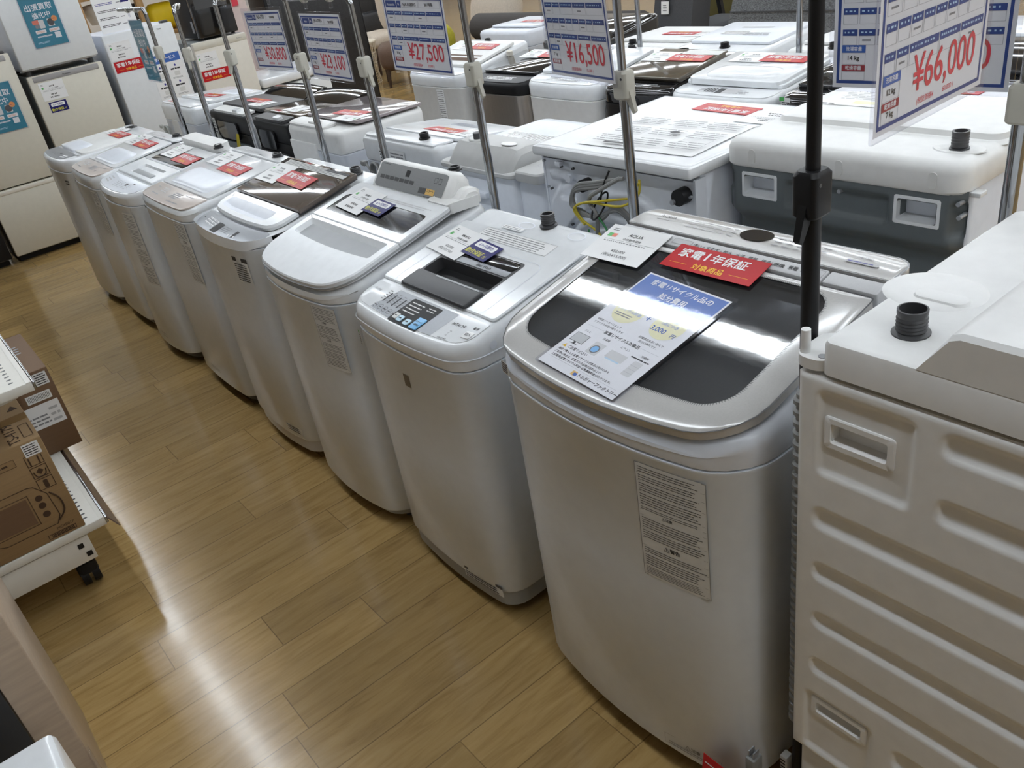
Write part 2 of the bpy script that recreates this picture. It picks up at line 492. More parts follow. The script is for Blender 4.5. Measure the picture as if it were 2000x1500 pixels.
    def grid(s, nx, ny, fn, m):
        vs = [fn(i / nx, j / ny) for j in range(ny + 1) for i in range(nx + 1)]
        fs = [(j * (nx + 1) + i, j * (nx + 1) + i + 1, (j + 1) * (nx + 1) + i + 1, (j + 1) * (nx + 1) + i) for j in range(ny) for i in range(nx)]
        return s.add(vs, fs, m)
    def mesh(s, name, sharp=35):
        me = bpy.data.meshes.new(name)
        me.from_pydata(s.v, [], s.f)
        for m in s.mats: me.materials.append(m)
        me.polygons.foreach_set('material_index', s.m)
        me.polygons.foreach_set('use_smooth', [True] * len(s.f))
        me.update()
        try: me.set_sharp_from_angle(angle=math.radians(sharp))
        except Exception: pass
        return me
    def build(s, name, parent=None, sharp=35):
        o = bpy.data.objects.new(name, s.mesh(name, sharp))
        C.objects.link(o)
        if parent: o.parent = parent
        return o

def tag(o, label, cat, group=None):
    o['label'] = label; o['category'] = cat
    if group: o['group'] = group
    return o
def thing(name, label, cat, mw=None, group=None):
    o = bpy.data.objects.new(name, None)
    C.objects.link(o)
    o.empty_display_size = 0.1
    if mw is not None: o.matrix_world = mw
    return tag(o, label, cat, group)
def struct(o):
    o['kind'] = 'structure'
    return o
def place(x, y, deg=0.0, z=0.0):
    return Matrix.Translation((x, y, z)) @ Matrix.Rotation(math.radians(deg), 4, 'Z')
FLAT = lambda x, y, h: (x, y, h)

# ------------------------------------------------------------------ room
def room():
    X0, X1, Y0, Y1, Z = -1.9, 11.0, -4.0, 16.0, 3.0
    struct(MB().box(X0, X1, Y0, Y1, -0.1, 0.0, 'floor').build('floor'))
    struct(MB().box(X0, X1, Y0, Y1, Z, Z + 0.1, 'ceilpaint').build('ceiling'))
    struct(MB().box(X0 - 0.1, X0, Y0, Y1, 0, Z, 'walldim').build('shade_wall_left'))  # unseen wall, pulled in and darkened to cut bounce light on washer fronts
    struct(MB().box(X1, X1 + 0.1, Y0, Y1, 0, Z, 'wallpaint').build('wall_right'))
    struct(MB().box(X0, X1, Y1, Y1 + 0.1, 0, Z, 'wallpaint').build('wall_back'))
    struct(MB().box(X0, X1, Y0 - 0.1, Y0, 0, Z, 'wallpaint').build('wall_front'))
    hm = MB().box(-0.09, 0.09, 0, 4.7, -0.045, 0.0, 'white_matte', 0.008).mesh('housing')
    tm = MB()
    tm.loft([[(0.05 * math.cos(a), y, -0.058 + 0.026 * math.sin(a)) for a in [2 * PI * i / 14 for i in range(14)]] for y in (0.05, 0.06, 4.64, 4.65)], 'tube')
    tm = tm.mesh('tube')
    for x in LAMP_X:
        for y in (-3.9, 0.9, 5.7, 10.5):
            t = thing('ceiling_light', 'long white fluorescent strip lamp fixed to the ceiling above the aisles', 'ceiling light', place(x, y, 0, Z), 'ceiling strip lamps')
            for nm, me in (('housing', hm), ('tube', tm)):
                o = bpy.data.objects.new(nm, me); C.objects.link(o); o.parent = t
LAMP_X = (0.43, 2.13, 3.85, 5.6, 7.4, 9.2)
room()
# ------------------------------------------------------------------ washers
class Washer:
    """top-loading washer; local frame: front at y=0 facing -y, x to the right seen from the front"""
    def __init__(s, label, xf, yc, deg, wd, d, zj, zt, bow=0.02, name='washing_machine', rf=0.06, rb=0.03, body='white_body', cover='white',
                 base='basegrey', rim=0.02, zb=0.055, cavity=None, basez=0.02, taper=0.0, pin=0.020, group=None, cat='washing machine'):
        s.mw = place(xf, yc, deg)
        s.root = thing(name, label, cat, s.mw, group)
        s.wd, s.d, s.zj, s.bow, s.ztl, s.rf, s.rb = wd, d, zj, bow, zt, rf, rb
        b = MB()
        rg = lambda i, z, e=0: s.ring(i, z, e)
        b.loft([rg(0.012, zb), rg(0.004, zb + 0.004), rg(0.0, zb + 0.014), rg(-taper, zj - 0.3), rg(-taper, zj - 0.008), rg(-taper - 0.0015, zj - 0.004), rg(-taper - 0.001, zj - 0.0008), rg(-taper + 0.005, zj)], body)
        b.build('body', s.root)
        b = MB()
        b.loft([rg(pin + .010, basez + 0.006), rg(pin + .002, basez + 0.012), rg(pin, zb + 0.002)], base, c1=False)
        b.build('plinth', s.root)
        for x in (-wd / 2 + 0.07, wd / 2 - 0.07):
            for y in (0.075, d - 0.07):
                MB().lathe([(0.018, 0), (0.024, 0.003), (0.024, 0.014), (0.014, 0.018), (0.014, basez + 0.012)], (x, y, 0), 'dark', 14).build('foot', s.root)
        b = MB()
        r = rim
        top = [rg(0.004, zj + 0.0012), rg(0.0005 - taper, zj + 0.0035), rg(-0.001 - taper, zj + 0.012), rg(-0.001 - taper, zj + 0.03)]
        for f, g in ((1, -0.002), (0.55, 0.08 * r), (0.25, 0.3 * r), (0.07, 0.6 * r), (0, r)):
            top.append(s.ring(g, None, -f * r))
        if cavity:
            x0, y0, x1, y1, dep, m2 = cavity[:6]
            cr = cavity[6] if len(cavity) > 6 else .05
            b.loft(top, cover, True, False)
            i1 = rrf(x0, y0, x1, y1, cr, cr)
            i2 = rrf(x0 + .01, y0 + .01, x1 - .01, y1 - .01, cr, cr)
            F = s.F
            b.loft([top[-1], [F(x, y, 0) for x, y in i1]], cover, False, False)
            b.loft([[F(x, y, 0) for x, y in i1], [F(x, y, -dep) for x, y in i2]], m2, False, True)
        else:
            b.loft(top, cover)
        b.build('top_cover', s.root)
    def bowed(s, x, y):
        return y - s.bow * (1 - (2 * x / s.wd) ** 2) * max(0, 1 - y / (0.45 * s.d))
    def ring(s, ins, z=None, dz=0):
        pts = rrf(-s.wd / 2 + ins, ins, s.wd / 2 - ins, s.d - ins, max(s.rf - ins, .004), max(s.rb - ins, .004))
        o = []
        for x, y in pts:
            yy = s.bowed(x, y)
            o.append((x, yy, (s.zt(yy) + dz) if z is None else z))
        return o
    def zt(s, y):
        L = s.ztl
        if y <= L[0][0]:
            k = (L[1][1] - L[0][1]) / (L[1][0] - L[0][0])
            return L[0][1] + k * (y - L[0][0])
        for (a, za), (b, zb) in zip(L, L[1:]):
            if y <= b: return za + (zb - za) * (y - a) / (b - a)
        return L[-1][1]
    def F(s, x, y, h):
        e = 0.004
        k = (s.zt(y + e) - s.zt(y - e)) / (2 * e); n = math.hypot(1, k)
        return (x, y - h * k / n, s.zt(y) + h / n)
    def FB(s, x, y, h):
        return s.F(x, s.bowed(x, y), h)
    def G(s, x, z, h):
        return (x, s.bowed(x, 0) - h - 0.0006, z)
    def lie(s, x, y, h=0.001, yaw=0.0, pitch=None):
        """matrix that lays a card flat on the top at (x, y)"""
        k = (s.zt(y + .03) - s.zt(y - .03)) / .06 if pitch is None else pitch
        p = s.F(x, y, h)
        return s.mw @ Matrix.Translation(p) @ Matrix.Rotation(math.atan(k), 4, 'X') @ Matrix.Rotation(math.radians(yaw), 4, 'Z')
    def inlet(s, x, y, r=0.017, hgt=0.028, m='dark', h0=0.0):
        b = MB(); p = s.F(x, y, h0)
        b.lathe([(r * 1.25, 0.0), (r * 1.25, 0.004), (r, 0.005)] + [(r * (1.0 if i % 2 else 0.93), 0.006 + (hgt - .008) * i / 8) for i in range(9)] + [(r * 0.98, hgt), (r * 0.72, hgt), (r * 0.68, hgt * .45)], p, m, 20)
        b.build('water_inlet', s.root)
    def caution(s, x0, z0, x1, z1, rows, seed=3, paper='labelpaper', head=None, blocks=True):
        b = MB(); G = s.G
        n = 4
        for i in range(n):
            a, c = x0 + (x1 - x0) * i / n, x0 + (x1 - x0) * (i + 1) / n
            b.rect(G, a, z0, c, z1, 0.0, paper)
        rn = random.Random(seed)
        z = z1 - .004; k = 0
        if head: b.rect(G, x0, z1 - head, x1, z1, 0.0003, 'ink'); z -= head
        while z > z0 + .02:
            nr = rn.randint(2, 5); p = (z1 - z0) / rows; zn = max(z - nr * p, z0 + .003)
            if blocks: b.rect(G, x0 + .003, zn + p * .1, x1 - .003, zn + p * .16, 0.0003, 'ink')
            if k % 3 == 2 and nr < 4:
                xm = (x0 + x1) / 2
                b.text(G, '⚠注意' if k % 2 else '⚠警告', xm - .02, zn + p * .8, min(.016, nr * p * .6), 0.0003, 'ink')
            else:
                b.dashes(G, x0 + .006, zn + p * .3, x1 - .006, z - p * .2, nr, 'ink', 0.0003, seed=seed + k, fill=.27)
            z = zn; k += 1
        b.frame(G, x0, z0, x1, z1, 0.0012, 0.0004, 'greyink')
        return b.build('caution_label', s.root)

# ------------------------------------------------------------------ cards that lie on machines
def red_card_mesh():
    b = MB(); W, H = .212, .073
    b.box(-W / 2, W / 2, -H / 2, H / 2, 0, .0009, 'red')
    F = FLAT
    b.text(F, '家電', -.089, .000, .0285, .0012, 'printwhite', .022)
    b.text(F, '1', -.026, .002, .033, .0012, 'printwhite', .03)
    b.text(F, '年保証', -.013, .000, .0285, .0012, 'printwhite', .022)
    b.text(F, '対象商品', 0, -.0285, .0185, .0012, 'yellow', .018, 'c')
    b.rect(F, -.092, -.0205, -.05, -.0195, .0012, 'yellow'); b.rect(F, .05, -.0205, .092, -.0195, .0012, 'yellow')
    return b.mesh('red_card')
def navy_card_mesh():
    b = MB(); W, H = .112, .066
    b.box(-W / 2, W / 2, -H / 2, H / 2, 0, .0009, 'navy')
    F = FLAT
    b.poly(F, rr(-.045, .004, .043, .026, .006), .0012, 'printwhite')
    b.text(F, '6ヶ月間の', 0, .0085, .0145, .0015, 'navytext', .02, 'c')
    b.text(F, '動作保証', -.05, -.025, .0195, .0012, 'lime', .018)
    b.text(F, '付', .032, -.025, .0125, .0012, 'lime', .018)
    return b.mesh('navy_card')
def price_card_mesh(maker=None, kind=None, price=None, taxed=None, red2=False, seed=1, W=.155, H=.115):
    b = MB(); F = FLAT
    b.box(-W / 2, W / 2, -H / 2, H / 2, 0, .0007, 'paper')
    b.dashes(F, -W / 2 + .012, H / 2 - .022, -W / 2 + .030, H / 2 - .010, 2, 'greyink', .001, seed=seed)
    b.rect(F, -W / 2 + .012, H / 2 - .042, -W / 2 + .024, H / 2 - .030, .001, 'green')
    if red2: b.rect(F, -W / 2 + .024, H / 2 - .042, -W / 2 + .036, H / 2 - .030, .001, 'coral')
    if maker: b.text(F, maker, .004, H / 2 - .034, .0135, .001, 'ink', .015, 'c')
    else: b.dashes(F, -.016, H / 2 - .036, .022, H / 2 - .023, 1, 'ink', .001, seed=seed + 1, gap=.14, wl=(.35, .8), fill=.6)
    b.text(F, kind or '全自動洗濯機', .004, H / 2 - .047, .0085, .001, 'ink', .01, 'c')
    b.rect(F, -W / 2 + .014, H / 2 - .0512, W / 2 - .008, H / 2 - .0505, .001, 'greyink')
    b.dashes(F, -W / 2 + .016, H / 2 - .060, W / 2 - .014, H / 2 - .053, 1, 'greyink', .001, seed=seed + 2, wl=(.4, 1.4), gap=.3)
    if price:
        b.text(F, price, .0, -H / 2 + .028, .0115, .001, 'ink', .01, 'c')
        b.text(F, taxed, .002, -H / 2 + .012, .0115, .001, 'ink', .01, 'c')
    else:
        b.dashes(F, -.022, -H / 2 + .027, .022, -H / 2 + .041, 1, 'ink', .001, seed=seed + 3, gap=.16, wl=(.35, .8), fill=.6)
        b.dashes(F, -.032, -H / 2 + .010, .030, -H / 2 + .024, 1, 'ink', .001, seed=seed + 4, gap=.16, wl=(.35, .8), fill=.6)
    return b.mesh('price_card')
RED = red_card_mesh(); NAVY = navy_card_mesh(); PRICE = price_card_mesh()
def card(me, mw, name, label, cat, group=None):
    o = bpy.data.objects.new(name, me)
    C.objects.link(o)
    o.matrix_world = mw
    return tag(o, label, cat, group)

# ================================================================== front row, nearest first
# --- large champagne-lidded washer
def washer_champagne():
    s = Washer('large white washer with champagne glass lid, carrying the blue headed poster', .84, .972, -90, .622, .49, .824,
               [(0, .874), (.42, .974), (.49, .976)], bow=.045, rf=.085, rim=.018, cover='white_cool', cavity=(-.25, .05, .235, .345, .24, 'dark'))
    R = s.root
    lid_z = .031
    # lid frame with its window opening
    b = MB()
    out = rrf(-.304, .004, .300, .366, .085, .006)
    out2 = rrf(-.298, .010, .294, .360, .08, .006)
    inn = rrf(-.262, .056, .245, .348, .05, .05)
    FB = s.FB
    b.loft([[FB(x, y, .006) for x, y in out2], [FB(x, y, .010) for x, y in out], [FB(x, y, lid_z - .004) for x, y in out], [FB(x, y, lid_z) for x, y in out2], [FB(x, y, lid_z) for x, y in inn]], 'lidgrey', True, False)
    lid = b.build('lid', R)
    b = MB()
    b.ringp(FB, rrf(-.306, .003, .302, .368, .086, .007), rrf(-.303, .006, .299, .365, .083, .006), lid_z - .0035, 'dark')
    b.build('edge_trim', lid)
    b = MB()
    b.poly(FB, inn, lid_z - .0012, 'smokeglass')
    b.build('window', lid)
    b = MB()
    rn = random.Random(3)
    n = len(inn)
    for i in range(n):
        (xa, ya), (xb, yb) = inn[i], inn[(i + 1) % n]
        L = math.hypot(xb - xa, yb - ya); m = max(1, int(L / .0034))
        for k in range(m):
            t = (k + .5) / m; x = xa + (xb - xa) * t; y = ya + (yb - ya) * t
            tx, ty = (xb - xa) / L, (yb - ya) / L
            nx, ny = ty, -tx
            hw = .0013; ln = .0055
            b.add([FB(x - tx * hw, y - ty * hw, lid_z + .0003), FB(x + nx * ln, y + ny * ln, lid_z + .0003), FB(x + tx * hw, y + ty * hw, lid_z + .0003)], [(0, 1, 2)], 'darkdot')
    b.build('window_frit', lid)
    b = MB()
    for (x0, y0, x1, y1, sd) in ((.035, .075, .19, .20, 4), (-.02, .21, .215, .335, 9)):  # two pale grey rectangles with bars and strokes, below the window
        b.rect(s.F, x0, y0, x1, y1, -.03, 'labelpaper')
        b.rect(s.F, x0 + .004, y1 - .035, x1 - .004, y1 - .025, -.0295, 'greyink')
        b.dashes(s.F, x0 + .02, y1 - .065, x1 - .03, y1 - .040, 2, 'greyink', -.0295, seed=sd)
        b.dashes(s.F, x0 + .02, y0 + .012, x1 - .05, y0 + .05, 4, 'paleink', -.0295, seed=sd + 1)
    for q in range(2):
        o = ell(.09 + .028 * q, .115, .016, .018); b.ringp(s.F, o, ell(.09 + .028 * q, .115, .012, .014), -.029, 'greyink')
    b.build('inner_pale_patches', lid)
    # switch strip
    F = s.F
    b = MB()
    b.slab(rr(-.300, .372, -.205, .404, .003), F, -.004, .031, 'pearl', .002)
    b.slab(rr(-.201, .372, .195, .404, .003), F, -.004, .031, 'pearl', .002)
    b.slab(rr(.199, .372, .302, .404, .003), F, -.004, .031, 'pearl', .002)
    h = .0316
    b.poly(F, rr(-.150, .380, -.105, .394, .003), h, 'paleink')
    b.frame(F, -.151, .379, -.104, .395, .0008, h + .0002, 'greyink')
    x = -.098
    for tx in ('洗い・すすぎ・脱水', '水温', '電解', '槽洗', '乾燥', '水量', '予約'):
        b.text(F, tx, x, .382, .0105, h + .0002, 'ink', .02)
        x += text_mesh(tx, .02)[2] * .0105 + .009
    b.text(F, 'コース', .085, .382, .0105, h + .0002, 'ink', .02)
    b.text(F, '電源', .122, .385, .009, h + .0002, 'ink', .02); b.text(F, '切', .147, .382, .010, h + .0002, 'ink', .02)
    b.frame(F, .163, .377, .192, .399, .0008, h + .0002, 'greyink'); b.text(F, '入', .177, .381, .013, h + .0002, 'ink', .03, 'c')
    b.build('switch_strip', R)
    # raised rear panel
    b = MB()
    o = rrf(-.300, .409, .305, .486, .006, .035)
    o2 = rrf(-.297, .412, .302, .482, .006, .035)
    b.loft([[F(x, y, -.01) for x, y in o], [F(x, y, .030) for x, y in o], [F(x, y, .033) for x, y in o2]], 'lidgrey', False, True)
    rp = b.build('rear_panel', R)
    b = MB(); h = .0334
    b.text(F, 'AQUA', -.250, .448, .0155, h, 'ink', .0)
    b.dashes(F, -.250, .438, -.205, .443, 1, 'paleink', h, seed=2)
    rn = random.Random(4)
    for i in range(6):
        for j in range(3):
            b.dashes(F, -.165 + i * .021, .430 + j * .014, -.150 + i * .021, .437 + j * .014, 1, 'paleink', h, seed=i * 7 + j)
            if i < 5: b.dashes(F, .045 + i * .024, .430 + j * .014, .061 + i * .024, .437 + j * .014, 1, 'greyink', h, seed=i * 5 + j)
    b.text(F, '14.0kg', .212, .450, .0125, h, 'greyink', .01)
    b.poly(F, rr(.200, .432, .262, .443, .003), h, 'paleink'); b.dashes(F, .204, .434, .258, .441, 1, 'navytext', h + .0002, seed=8)
    b.ringp(F, rrf(-.300, .409, .305, .486, .006, .035), rrf(-.2975, .4115, .3025, .4835, .006, .035), .0325, 'midgrey')
    b.build('printing', rp)
    b = MB(); b.poly(F, ell(-.003, .456, .036, .026), .0336, 'blackgloss'); b.build('display', rp)
    s.caution(.115, .548, .250, .802, 44, 3)
    b = MB(); b.frame(s.G, .125, .078, .255, .108, .0008, .0003, 'greyink'); b.text(s.G, '⚠注意', .175, .094, .011, .0004, 'ink', .02); b.dashes(s.G, .135, .080, .245, .092, 2, 'greyink', .0004, seed=5)
    b.build('floor_caution_label', R)
    b = MB(); b.rect(lambda x, z, h: (x, s.bowed(x, 0) - .0036 - h, z), -.262, .838, -.232, .866, 0, 'printwhite'); b.dashes(lambda x, z, h: (x, s.bowed(x, 0) - .004 - h, z), -.260, .840, -.234, .864, 5, 'ink', .0002, seed=6, fill=.6)
    b.build('stock_sticker', R)
    # cards
    z = s.zt
    card(price_card_mesh('AQUA', None, '¥50,000', '(税込¥55,000)', True, 11, .160, .118), s.lie(-.238, .336, .034, 2), 'price_card', 'white price card reading ¥50,000 on the champagne glass lid', 'price card')
    card(RED, s.lie(-.014, .345, .0345, 1.0), 'warranty_card', 'red warranty card on the champagne glass lid above the blue headed poster', 'warranty card', 'red warranty cards')
    b = MB(); W, H = .222, .312
    b.loft([[(x, y, z_) for x, y in rr(-W / 2, -H / 2, W / 2, H / 2, .004)] for z_ in (0, .0022)], 'sleeve')
    P = lambda x, y, h: (x, y, .0024 + h)
    root = thing('recycling_poster', 'clear sleeved poster with a blue heading and two yellow circles on the champagne lid', 'poster', s.lie(-.022, .130, .0345, -4.5))
    b.build('clear_sleeve', root)
    b = MB(); X0, X1, Y0, Y1 = -.105, .105, -.152, .146
    b.rect(FLAT, X0, Y0, X1, Y1, .0012, 'paper')
    h = .0014
    b.rect(FLAT, X0 + .004, .078, X1 - .004, Y1 - .004, h, 'blue2')
    b.text(FLAT, '家電リサイクル品の', 0, .117, .0175, h + .0002, 'printwhite', .02, 'c')
    b.text(FLAT, '処分費用', 0, .091, .0175, h + .0002, 'printwhite', .02, 'c')
    b.poly(FLAT, ell(-.050, .037, .036, .036), h, 'paleyellow'); b.poly(FLAT, ell(.052, .037, .036, .036), h, 'paleyellow')
    b.text(FLAT, '家電', -.050, .045, .0165, h + .0002, 'blue2', .02, 'c'); b.text(FLAT, 'リサイクル料金', -.050, .031, .0095, h + .0002, 'blue2', .015, 'c')
    b.dashes(FLAT, -.075, .016, -.025, .027, 2, 'greyink', h + .0002, seed=1)
    b.rect(FLAT, -.006, .036, .006, .0385, h, 'blue2'); b.rect(FLAT, -.00125, .0312, .00125, .0433, h, 'blue2')
    b.text(FLAT, '収集運搬料金', .052, .050, .0095, h + .0002, 'blue2', .015, 'c'); b.text(FLAT, '1点につき', .052, .037, .0095, h + .0002, 'blue2', .02, 'c')
    b.text(FLAT, '3,000', .022, .0155, .0165, h + .0002, 'blue2', .02); b.text(FLAT, '円', .073, .0155, .0115, h + .0002, 'blue2', .02)
    b.text(FLAT, '※製造メーカーによって', -.092, -.011, .0062, h, 'ink', .01); b.text(FLAT, 'リサイクル料金が異なります。', -.092, -.020, .0062, h, 'ink', .01)
    b.text(FLAT, '同種商品を買い替えで', .022, -.011, .0062, h, 'ink', .01); b.text(FLAT, '処分は無料です。', .030, -.020, .0062, h, 'ink', .01)
    b.rect(FLAT, -.095, -.0312, -.05, -.0307, h, 'paleink'); b.rect(FLAT, .05, -.0312, .095, -.0307, h, 'paleink')
    b.text(FLAT, '家電リサイクル対象品', 0, -.036, .0095, h, 'ink', .02, 'c')
    for x, tx in ((-.078, 'テレビ'), (-.026, '洗濯機'), (.026, 'エアコン'), (.076, '冷蔵庫')):
        b.text(FLAT, tx, x, -.049, .0062, h, 'ink', .01, 'c')
    b.dashes(FLAT, .050, -.058, .100, -.051, 1, 'ink', h, seed=3)
    b.rect(FLAT, -.096, -.080, -.060, -.056, h, 'ink'); b.rect(FLAT, -.095, -.079, -.061, -.057, h + .0002, 'lens'); b.rect(FLAT, -.081, -.085, -.075, -.080, h, 'ink'); b.rect(FLAT, -.088, -.0862, -.068, -.085, h, 'ink')
    b.poly(FLAT, rr(-.040, -.090, -.012, -.058, .002), h, 'labelpaper'); b.poly(FLAT, ell(-.026, -.076, .0105, .0105), h + .0002, 'greyink'); b.poly(FLAT, ell(-.026, -.076, .008, .008), h + .0004, 'skyblue')
    b.poly(FLAT, rr(.004, -.080, .048, -.060, .002), h, 'labelpaper'); b.poly(FLAT, rr(.008, -.083, .044, -.080, .001), h, 'paleblue')
    b.poly(FLAT, rr(.066, -.098, .087, -.060, .002), h, 'labelpaper')
    for q in range(3): b.rect(FLAT, .066, -.072 - q * .009, .087, -.0713 - q * .009, h + .0002, 'paleink')
    b.add([(-.094, -.100, h), (-.084, -.100, h), (-.089, -.091, h)], [(0, 1, 2)], 'yellow'); b.text(FLAT, 'ご注意ください', -.080, -.099, .008, h, 'ink', .02)
    for i, tx in enumerate(('他店で購入した家電リサイクル対象品の処分のみを', 'ご希望の場合は、収集される品物の送料および', '上記費用(家電リサイクル料金+収集運搬料金)がかかります。')):
        b.text(FLAT, tx, -.094, -.110 - i * .0092, .0062, h, 'ink', .015)
    b.rect(FLAT, -.095, -.1318, .095, -.1314, h, 'paleink')
    b.poly(FLAT, rr(-.016, -.147, -.003, -.136, .002), h, 'amber'); b.poly(FLAT, rr(-.010, -.146, -.001, -.139, .002), h + .0002, 'blue2'); b.text(FLAT, 'トレジャーファクトリー', .002, -.145, .0095, h, 'ink', .04, slant=.2)
    b.build('poster_sheet', root)
    return s
W_champ = washer_champagne()

# --- washer with black soap-bar handle lid and blue buttons
def washer_blue():
    s = Washer('slim white washer with black handle lid and light blue start button', .84, 1.66, -90, .505, .50, .752,
               [(0, .818), (.10, .838), (.402, .898), (.50, .908)], bow=.022, rf=.06, rim=.022, cavity=(-.150, .168, .135, .246, .06, 'black', .008), zb=.078, pin=.007)
    R = s.root; F = s.F; FB = s.FB
    b = MB()
    b.loft([s.ring(-.0045, .782), s.ring(-.006, .784), s.ring(-.0045, .786)], 'white_cool', False, False)
    b.build('trim_line', R)
    # control panel print
    b = MB(); h = .0008
    pan = rrf(-.235, .020, .238, .100, .05, .004)
    b.slab(pan, FB, -.001, h, 'white', .0005)
    h = .0012
    FBp = lambda x, y, hh: s.FB(x, y, hh)
    b.poly(FBp, [(-.150, .022), (-.02, .018), (.126, .020), (.130, .100), (-.125, .100)], h, 'silver')
    b.poly(FBp, rr(-.050, .015, .074, .096, .006), h + .0003, 'black')
    for i in range(5):
        x = -.150 + i * .023
        b.poly(FBp, rr(x + .012, .050, x + .018, .082, .002), h + .0004, 'ink')
        b.ringp(FBp, ell(x + .010, .034, .0085, .0085), ell(x + .010, .034, .0075, .0075), h + .0004, 'ink')
        b.dashes(FBp, x + .004, .031, x + .016, .037, 1, 'ink', h + .0004, seed=i)
        b.dashes(FBp, x - .002, .052, x + .010, .090, 5, 'greyink', h + .0004, seed=i + 9)
    b.text(FBp, '白い約束', -.215, .070, .008, h, 'greyink', .01)
    b.dashes(FBp, -.040, .050, .020, .090, 4, 'labelpaper', h + .0005, seed=4, fill=.3); b.dashes(FBp, .030, .075, .060, .090, 2, 'labelpaper', h + .0005, seed=5, fill=.3)
    b.text(FBp, 'HITACHI', .142, .068, .0115, h, 'ink', .03)
    b.text(FBp, '7', .160, .040, .015, h, 'greyink', .0); b.text(FBp, 'kg', .160, .032, .007, h, 'greyink', .0); b.text(FBp, 'NW-Z79E3', .148, .021, .006, h, 'ink', .02)
    b.text(FBp, '電源', .210, .072, .009, h, 'ink', .02)
    pb = b.build('control_panel', R)
    for nm, x0, y0, x1, y1, m, tx in (('button', -.042, .024, -.025, .042, 'labelpaper', ''), ('button', -.022, .022, -.002, .040, 'paleblue', ''), ('button', .010, .020, .030, .038, 'paleblue', ''), ('start_button', .040, .018, .070, .054, 'skyblue', 'ス'), ('power_button', .206, .040, .232, .062, 'paper', '入')):
        b = MB(); b.slab(rr(x0, y0, x1, y1, .003), FBp, h, h + .0025, m, .0008)
        if tx == '入': b.text(FBp, '切入', (x0 + x1) / 2, y0 + .007, .010, h + .003, 'ink', .02, 'c')
        elif tx: b.text(FBp, 'スタート', (x0 + x1) / 2, y0 + .020, .0065, h + .003, 'ink', .02, 'c'); b.text(FBp, '一時停止', (x0 + x1) / 2, y0 + .010, .0065, h + .003, 'ink', .02, 'c')
        else: b.dashes(FBp, x0 + .004, y0 + .006, x1 - .003, y0 + .013, 1, 'ink', h + .003, seed=int(x0 * 999))
        b.build(nm, pb)
    # lid with dark grip well
    b = MB()
    out = rr(-.240, .108, .240, .398, .012); inn = rr(-.142, .176, .127, .236, .010)
    b.well(out, inn, F, 0.0, .006, .03, 'white', 'black', .003, .004, 'dark')
    lid = b.build('lid', R)
    b = MB(); b.slab(rr(-.146, .108, .129, .170, .004), F, .006, .014, 'dark', .004)
    b.loft([[F(x, y, h) for x, y in rr(-.06, .163, .12, .168, .002)] for h in (.012, .0146)], 'midgrey')
    b.build('grip_flap', lid)
    b = MB(); b.slab(rr(-.142, .240, .127, .260, .004), F, .006, .0085, 'silver', .001); b.text(F, 'Beat Wash', .030, .245, .013, .0088, 'ink', .03, 'c', slant=.15)
    b.build('name_bar', lid)
    b = MB(); b.ringp(F, rr(-.150, .104, .135, .302, .012), rr(-.142, .176, .127, .236, .010), .0063, 'dark'); b.build('grip_surround', lid)
    b = MB(); b.slab(rr(-.142, .263, .127, .297, .014), F, .0066, .0082, 'blackgloss', .001); b.build('lid_window', lid)
    b = MB(); b.ringp(F, rr(-.19, .106, .19, .315, .03), rr(-.188, .106, .188, .313, .028), .0064, 'white_cool'); b.build('lid_crease', lid)
    b = MB(); b.rect(F, -.128, .345, .152, .392, .0064, 'paper'); b.dashes(F, -.12, .348, .145, .388, 5, 'greyink', .0066, seed=14, fill=.35); b.frame(F, -.128, .345, .152, .392, .0008, .0067, 'greyink')
    b.build('instruction_label', lid)
    b = MB(); b.rect(F, -.10, .412, -.02, .428, .0008, 'printwhite'); b.dashes(F, -.098, .414, -.022, .426, 2, 'greyink', .001, seed=3)
    b.ringp(F, ell(-.033, .446, .030, .017), ell(-.033, .446, .026, .014), .0012, 'white_cool'); b.ringp(F, ell(.150, .455, .028, .019), ell(.150, .455, .025, .0165), .0012, 'white_cool')
    b.text(F, 'ecoA  35000/C', .075, .468, .006, .001, 'paleink', .01)
    b.build('rear_markings', R)
    s.inlet(.028, .470, .019, .034)
    b = MB(); b.rect(s.G, -.002, .655, .024, .690, 0, 'taupe'); b.build('emblem', R)
    b = MB(); b.rect(s.G, .072, .072, .222, .098, 0, 'labelpaper'); b.rect(s.G, .072, .098, .222, .107, 0, 'dark'); b.dashes(s.G, .078, .074, .215, .097, 3, 'ink', .0003, seed=4); b.build('floor_caution_label', R)
    b = MB(); b.rect(s.G, -.235, .690, -.222, .735, 0, 'labelpaper'); b.rect(s.G, -.235, .727, -.226, .735, .0003, 'green'); b.dashes(s.G, -.234, .692, -.223, .725, 5, 'ink', .0003, seed=4); b.build('stock_sticker', R)
    b = MB(); b.poly(lambda y, z, h: (s.wd / 2 + .0035 + h, y, z), ell(.085, .80, .010, .010, 16), 0, 'white_cool'); b.build('side_plug', R)
    card(price_card_mesh(None, '全自動洗濯機', '¥25,000', '(税込¥27,500)', False, 21), s.lie(-.150, .300, .0098, -6), 'price_card', 'white price card on the washer with the light blue start button', 'price card')
    card(NAVY, s.lie(-.037, .298, .0112, -6), 'warranty_card', 'navy warranty card on the washer with the light blue start button', 'warranty card', 'navy warranty cards')
W_blue = washer_blue()

